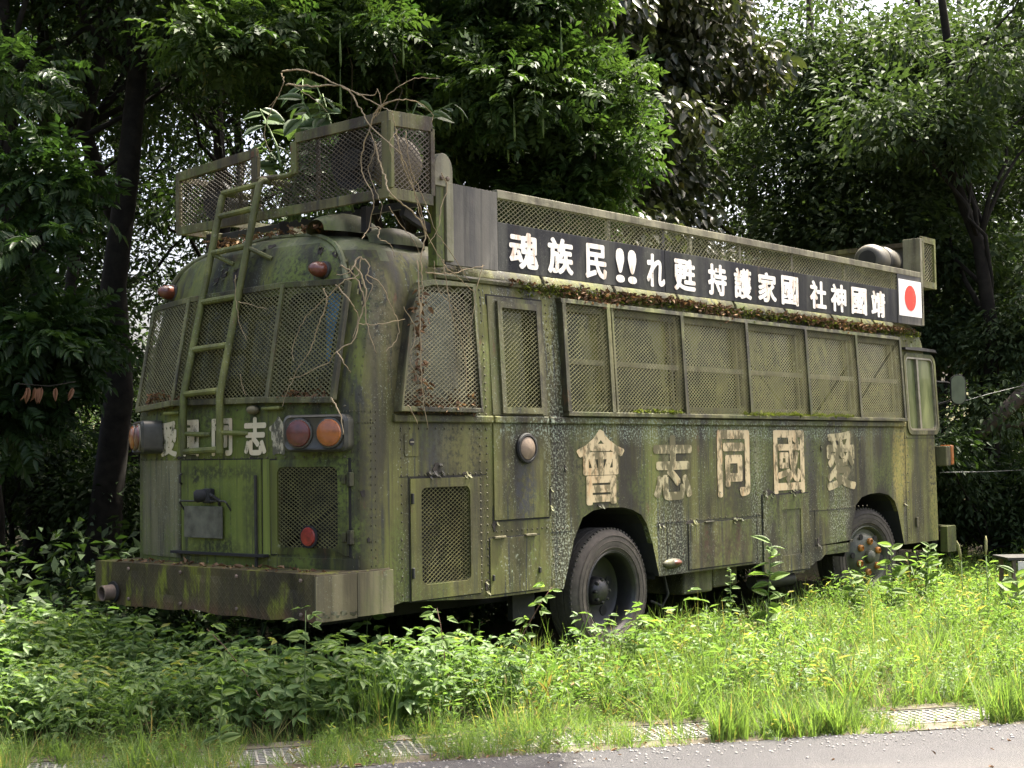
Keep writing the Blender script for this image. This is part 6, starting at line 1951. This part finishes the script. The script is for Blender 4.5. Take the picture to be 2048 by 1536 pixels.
# grass mixed through and along the road edge
S = Scat()
P, rng = sample(34000, 304, -5, 13, -5.2, 3, lambda x, y, s, r: np.where((s > .66) & ~inbus(x, y) & (y < .6), (1 - .6 * left_of(x, y)) * (.3 + .7 * patch(x * 1.4 + 5, y * 1.4 + 2)), 0))
plant(S, GRS, P, rng, .08, .32, .4, .5, .28, lambda x, y: .7 + .6 * patch(x * 2 + 4, y * 2))
P, rng = sample(80000, 305, -5, 6, -5.6, 3.5, lambda x, y, s, r: np.where((s > .0) & (s < .85), np.where(bare(x, y), np.where((s > .2) & (s < .62), .03, .28), .85), 0))
plant(S, GRS, P, rng, .06, .17, .45, .55, .25, lambda x, y: .6 + .8 * patch(x * 1.9 + 1, y * 1.9))
S.build('grass', 'leaf_grass', None, 'stuff')
tag(bpy.data.objects['grass'], 'bright green grass along the road edge and through the weeds', 'grass')
# thin seeding stalks above the grass
S = Scat()
STK = [t_grass(rg3, 3, 1, .25, .010) for _ in range(4)]
P, rng = sample(2600, 310, -4, 12, -5, 2, lambda x, y, s, r: np.where((s > .7) & ~inbus(x, y) & (y < .4), .5, 0))
plant(S, STK, P, rng, .3, .55, .2, .75, .2)
S.build('seeding_stalks', 'leaf_grass', None, 'stuff')
tag(bpy.data.objects['seeding_stalks'], 'thin pale grass stalks standing above the weeds', 'grass')
# grit along the road edge
gr_ = np.random.default_rng(44); GM = MB()
for i in range(900):
    s_ = -abs(gr_.normal()) * .22 + .03; t_ = gr_.uniform(-2.5, 4.5)
    x, y = st_xy(s_, t_); r = gr_.uniform(.003, .010)
    GM.lathe([(0, r * .9), (r * .8, r * .6), (r, .0), (0, -.002)], (x, y, ROAD_Z + .001), (gr_.uniform(-.3, .3), gr_.uniform(-.3, .3), 1), 5)
tag(GM.build('grit', 'stone_grey', None, kind='stuff'), 'loose grit along the edge of the road', 'grit')
# dead leaves and straw on the verge
S = Scat()
P, rng = sample(9000, 307, -4.5, 6, -5.6, 3, lambda x, y, s, r: np.where((s > -.06) & (s < .85), .5 * patch(x * 2, y * 2) + .1, np.where((s > -1.6) & (s < 0), .06, 0)))
P[:, 2] = np.where(sdist(P[:, 0], P[:, 1]) < .72, ROAD_Z + .008, P[:, 2] + .03)
n = len(P); ax = rng.normal(size=(n, 3)); ax[:, 2] *= .25
S.add(single(t_leaf2(.35, .15, .2)), P, frames(ax, rng.normal(size=(n, 3)) * .4 + np.array((0, 0, 1))), rng.uniform(.02, .05, n), rng.uniform(0, 1, n))
P, rng = sample(9000, 308, -2, 9, -4.5, .5, lambda x, y, s, r: np.where((s > .9) & ~inbus(x, y), .4 * (patch(x * 1.1 + 2, y * 1.2) > .75), 0))
n = len(P); P[:, 2] += .02 + rng.uniform(0, .12, n); ax = rng.normal(size=(n, 3)); ax[:, 2] *= .25
S.add(single(t_leaf2(.3, .15, .2)), P, frames(ax, rng.normal(size=(n, 3)) * .5 + np.array((0, 0, 1))), rng.uniform(.03, .07, n), rng.uniform(0.2, 1, n))
S.build('dead_leaves', 'leaf_dead', None, 'stuff')
tag(bpy.data.objects['dead_leaves'], 'scattered dead leaves and straw on the verge', 'leaf litter')

# ================================================================== weeds and tufts that stand out
LW = {k: leaf_mesh('w' + k, w, .06, .2, 'leaf_weed' if k != 'd' else 'leaf_weed_deep', t) for k, w, t in (('a', .46, .6), ('b', .48, .8), ('c', .44, .95), ('d', .52, .6))}
def tall_weed(label, az, d, h, lean, n, ll, kind, seed, stem='stem_green', spread=(-.1, .5), keys='abc'):
    rg4 = random.Random(seed)
    x, y = spot(az, d)
    t = empty('tall_weed', (x, y, gz(x, y)), label, 'weed', 'weeds standing above the rest')
    Ld = Vector((RGT.x, RGT.y, 0)) * lean[0] + Vector((FWD.x, FWD.y, 0)) * lean[1]
    def at(u): return Ld * (u ** 1.6) * h + Vector((0, 0, h * u * (1 - .12 * u * (abs(lean[0]) + abs(lean[1])))))
    MB().tube([at(k / 6) + Vector((rg4.uniform(-.006, .006), rg4.uniform(-.006, .006), 0)) for k in range(7)], [.006 * (1 - .11 * k) for k in range(7)], 5).build('stem', stem, t, 'all')
    for i in range(n):
        u = .22 + .78 * i / (n - 1)
        a = i * 2.4 + rg4.uniform(-.5, .5)
        p = at(u)
        s = ll * 1.35 * rg4.uniform(.75, 1.2) * (1.1 - .35 * u)
        if kind == 'tri':
            dirv = Vector((math.cos(a), math.sin(a), rg4.uniform(.1, .5)))
            q = p + dirv * .05
            for b in (0, 1.15, -1.15):
                put_leaf(t, LW[rg4.choice(keys)], q, (math.cos(a + b), math.sin(a + b), rg4.uniform(-.3, .35)), (rg4.uniform(-1.3, .4), rg4.uniform(-1.3, .4), .7), s)
        else:
            put_leaf(t, LW[rg4.choice(keys)], p, (math.cos(a), math.sin(a), rg4.uniform(*spread)), (rg4.uniform(-1.2, .4), rg4.uniform(-1.2, .4), .7), s)
    if kind == 'top':
        pass
    return t
tall_weed('tall weed with pointed leaves rising in front of the bumper corner', -8.3, 8.35, .74, (.0, 0), 17, .085, 'tri', 1)
tall_weed('weed with reddish stem leaning left below the middle of the bumper', -9.6, 8.4, .68, (-.55, 0), 14, .075, 'tri', 2, 'stem_red')
tall_weed('slender weed standing under the side hatch', -2.6, 8.9, .68, (-.12, 0), 13, .075, 'tri', 3, 'stem_red')
tall_weed('dark stemmed weed leaning right between side hatch and rear wheel', -.75, 9.0, .82, (.42, 0), 15, .07, 'tri', 4, 'stem_red')
tall_weed('broad leaved weed standing before the torn battery door', 9.9, 11.8, .80, (.05, 0), 20, .15, 'spr', 5, 'stem_green', (-.2, .6), 'ab')
tall_weed('narrow feathery weed left of the broad leaved one', 8.5, 11.3, .66, (0, 0), 26, .06, 'spr', 6)
tall_weed('bushy pale weed left of the front wheel', 13.3, 13.1, .52, (-.1, 0), 26, .12, 'spr', 7, 'stem_green', (-.1, .5))
tall_weed('upright weed with a leaf rosette in front of the front wheel', 14.6, 13.2, .72, (.02, 0), 20, .13, 'spr', 8, 'stem_green', (-.1, .6), 'bc')
tall_weed('fine leaved weed right of the front wheel', 15.8, 13.6, .66, (.1, 0), 28, .10, 'spr', 9, 'stem_green', (.0, .8), 'a')
tall_weed('weed with large pale leaves at the left below the trunk', -17.9, 10.6, .62, (-.15, 0), 13, .14, 'spr', 10, 'stem_green', (-.2, .4), 'd')
tall_weed('weed with drooping leaves in the left bank below the exhaust', -15.2, 9.4, .60, (.2, 0), 14, .085, 'tri', 11, 'stem_green', (-.2, .4), 'bd')
tall_weed('bamboo-like weed with long leaves near the verge, left of centre', -11.6, 7.9, .40, (.05, 0), 13, .085, 'spr', 12, 'stem_green', (-.2, .7), 'bc')
tall_weed('dark leaved weed in the shade under the bumper corner', -6.0, 9.6, .5, (.05, 0), 14, .08, 'tri', 13, 'stem_green', (-.2, .4), 'd')
tall_weed('low weed with big oval leaves at the edge of the shade', -4.3, 8.6, .34, (.2, 0), 9, .16, 'spr', 14, 'stem_green', (-.1, .4), 'bd')
tall_weed('stout leafy weed beside the rear tyre', 4.6, 10.2, .42, (.1, 0), 16, .09, 'spr', 15)
tall_weed('leafy weed at the right edge by the table leg', 19.3, 12.8, .5, (-.1, 0), 12, .16, 'spr', 16, 'stem_green', (-.1, .7), 'bc')

def tuft(label, s, t_, h, n, spread, seed, w=.010, base=.045):
    rng = np.random.default_rng(seed)
    x, y = st_xy(s, t_)
    o = empty('grass_tuft', (x, y, max(gz(x, y), ROAD_Z - .01)), label, 'grass tuft', 'grass tufts that stand out')
    S = Scat()
    T = TM()
    for i in range(8):
        tp = t_grass(rng, max(3, n // 8), 1, spread * rng.uniform(.7, 1.7), w / h)
        k = 7
        p = np.stack([rng.normal(size=k) * base * 2.2, rng.normal(size=k) * base * 1.2, np.zeros(k)], 1)
        S.add(tp, p, yaw_mats(rng.uniform(0, 6.28, k)), h * rng.uniform(.4, 1.1, k), np.clip(rng.uniform(.15, .8, k), 0, 1))
    S.build('blades', 'leaf_grass', o, 'stuff')
    return o
def tuft_px(label, az, d, *a, **k):
    x, y = spot(az, d); q = Vector((x, y, 0))
    return tuft(label, max(sdist(x, y), .17), q.dot(RD), *a, **k)
tuft_px('tall thin grass clump at the edge of the shade under the bumper corner', -5.2, 8.5, .52, 30, .3, 1, .009)
tuft_px('large bright grass tuft on the drain, left of the pair', 8.9, 7.95, .27, 60, .45, 2)
tuft_px('bright grass tuft in the middle of the drain', 11.2, 8.0, .25, 60, .45, 3)
tuft_px('bright grass tuft right of the middle on the drain', 13.0, 8.1, .26, 60, .42, 4)
tuft_px('yellow green grass tuft at the verge, left part', -14.2, 7.6, .2, 36, .5, 5)
tuft_px('bright grass tuft at the right picture edge', 18.6, 8.6, .3, 60, .4, 6)
# foxtail heads
for i, (az, d, h) in enumerate(((17.2, 12.4, .62), (18.1, 12.6, .66))):
    x, y = spot(az, d)
    t = empty('foxtail_grass', (x, y, gz(x, y)), ('left' if i == 0 else 'right') + ' one of two pale foxtail seed heads near the front bumper', 'grass', 'foxtail heads')
    MB().tube([(0, 0, 0), (.01, 0, h * .5), (.02, .01, h)], .004, 5).build('stem', 'stem_green', t, 'all')
    l = MB(); l.tube([(.02, .01, h), (.025 - .03 * (1 - i), .01, h + .06), (.03 - .06 * (1 - i), .01, h + .13), (.03 - .09 * (1 - i), .01, h + .17)], [.005, .013, .012, .003], 8); l.build('seed_head', 'seed_straw', t, 'all')

# ================================================================== things at the right edge and on the verge
tb = empty('steel_table', (7.1, -1.42, -.24), 'rusty little steel table with a red and white sign at the right edge', 'table')
def loc(o): return o
U_ = Vector((RGT.x, RGT.y, 0)); V_ = Vector((FWD.x, FWD.y, 0))
def tbx(u0, u1, v0, v1, z0, z1): return [U_ * u + V_ * v + Vector((0, 0, z)) for z in (z0, z1) for u, v in ((u0, v0), (u1, v0), (u1, v1), (u0, v1))]
MB().hexa(tbx(-.08, .55, -.02, .42, .50, .525)).build('table_top', 'dark_steel', tb)
for u in (-.03, .48):
    for v in (.0, .36):
        MB().hexa(tbx(u, u + .035, v, v + .035, 0, .50)).build('leg', 'steel_rusty', tb)
MB().hexa(tbx(.01, .5, -.035, -.022, .37, .49)).build('sign_plate', 'sign_white', tb)
MB().hexa(tbx(.16, .30, -.040, -.036, .38, .48)).build('sign_mark', 'sign_red', tb)
lg = empty('leaning_log', (10.2, .15, 1.5), 'bare grey log leaning in from the right edge', 'log')
MB().tube([(-.05, .05, -.05), (.15, -.15, .2), (.6, -.7, .85), (1.2, -1.5, 1.7)], [.06, .085, .10, .11], 10).build('log_stem', 'timber_grey', lg, 'all')
MB().tube([(.1, -.1, .05), (.4, -.5, .12), (.9, -1.2, .1)], [.03, .035, .03], 8).build('side_branch', 'timber_grey', lg, 'all')
wr = MB().tube([(8.78, .06, 1.06), (9.6, -.1, 1.05), (10.6, -.25, 1.055), (12.5, -.6, 1.07)], .0035, 5).build('lower_wire', 'wire_grey', None, 'all')
tag(wr, 'thin pale wire running level from the bus front to the right edge', 'wire')
wr = MB().tube([(8.85, -.05, 1.80), (9.5, -.22, 1.93), (10.2, -.5, 2.07), (11.6, -1.1, 2.4)], .003, 5).build('upper_wire', 'wire_grey', None, 'all')
tag(wr, 'thin pale wire slanting up from the wing mirror to the right', 'wire')
def stone(label, x, y, z, sx, sy, sz, rot, seed):
    rng = np.random.default_rng(seed)
    bm = bmesh.new(); bmesh.ops.create_icosphere(bm, subdivisions=2, radius=1)
    for v in bm.verts:
        k = 1 + rng.uniform(-.14, .14)
        v.co = Vector((v.co.x * sx * k, v.co.y * sy * k, v.co.z * sz * k))
    me = bpy.data.meshes.new('flat_stone'); bm.to_mesh(me); bm.free()
    me.materials.append(M['stone_grey'])
    o = bpy.data.objects.new('flat_stone', me); o.location = (x, y, z); o.rotation_euler = (0, 0, rot)
    link(o); return tag(o, label, 'stone')
x, y = st_xy(.0, 3.9)
stone('flat grey stone on the road edge at the right', x, y, ROAD_Z + .018, .10, .05, .022, ang, 2)
# withered leaves at the left
wl = empty('withered_twig', (*spot(-17.9, 12.4), 1.9), 'withered pinkish leaves hanging on a twig at the left', 'twig')
MB().tube([(-.25, .1, .1), (0, 0, .08), (.2, -.1, .12)], .005, 5).build('twig', 'bark_grey', wl, 'all')
lp = leaf_mesh('pink', .34, .12, .3, 'leaf_pink', .6)
for i in range(7):
    u = random.uniform(-.2, .2)
    put_leaf(wl, lp, (u, -u * .4, .07), (random.uniform(-.3, .3), random.uniform(-.3, .3), -1), (random.uniform(-1, 1), -1, .2), random.uniform(.12, .17))
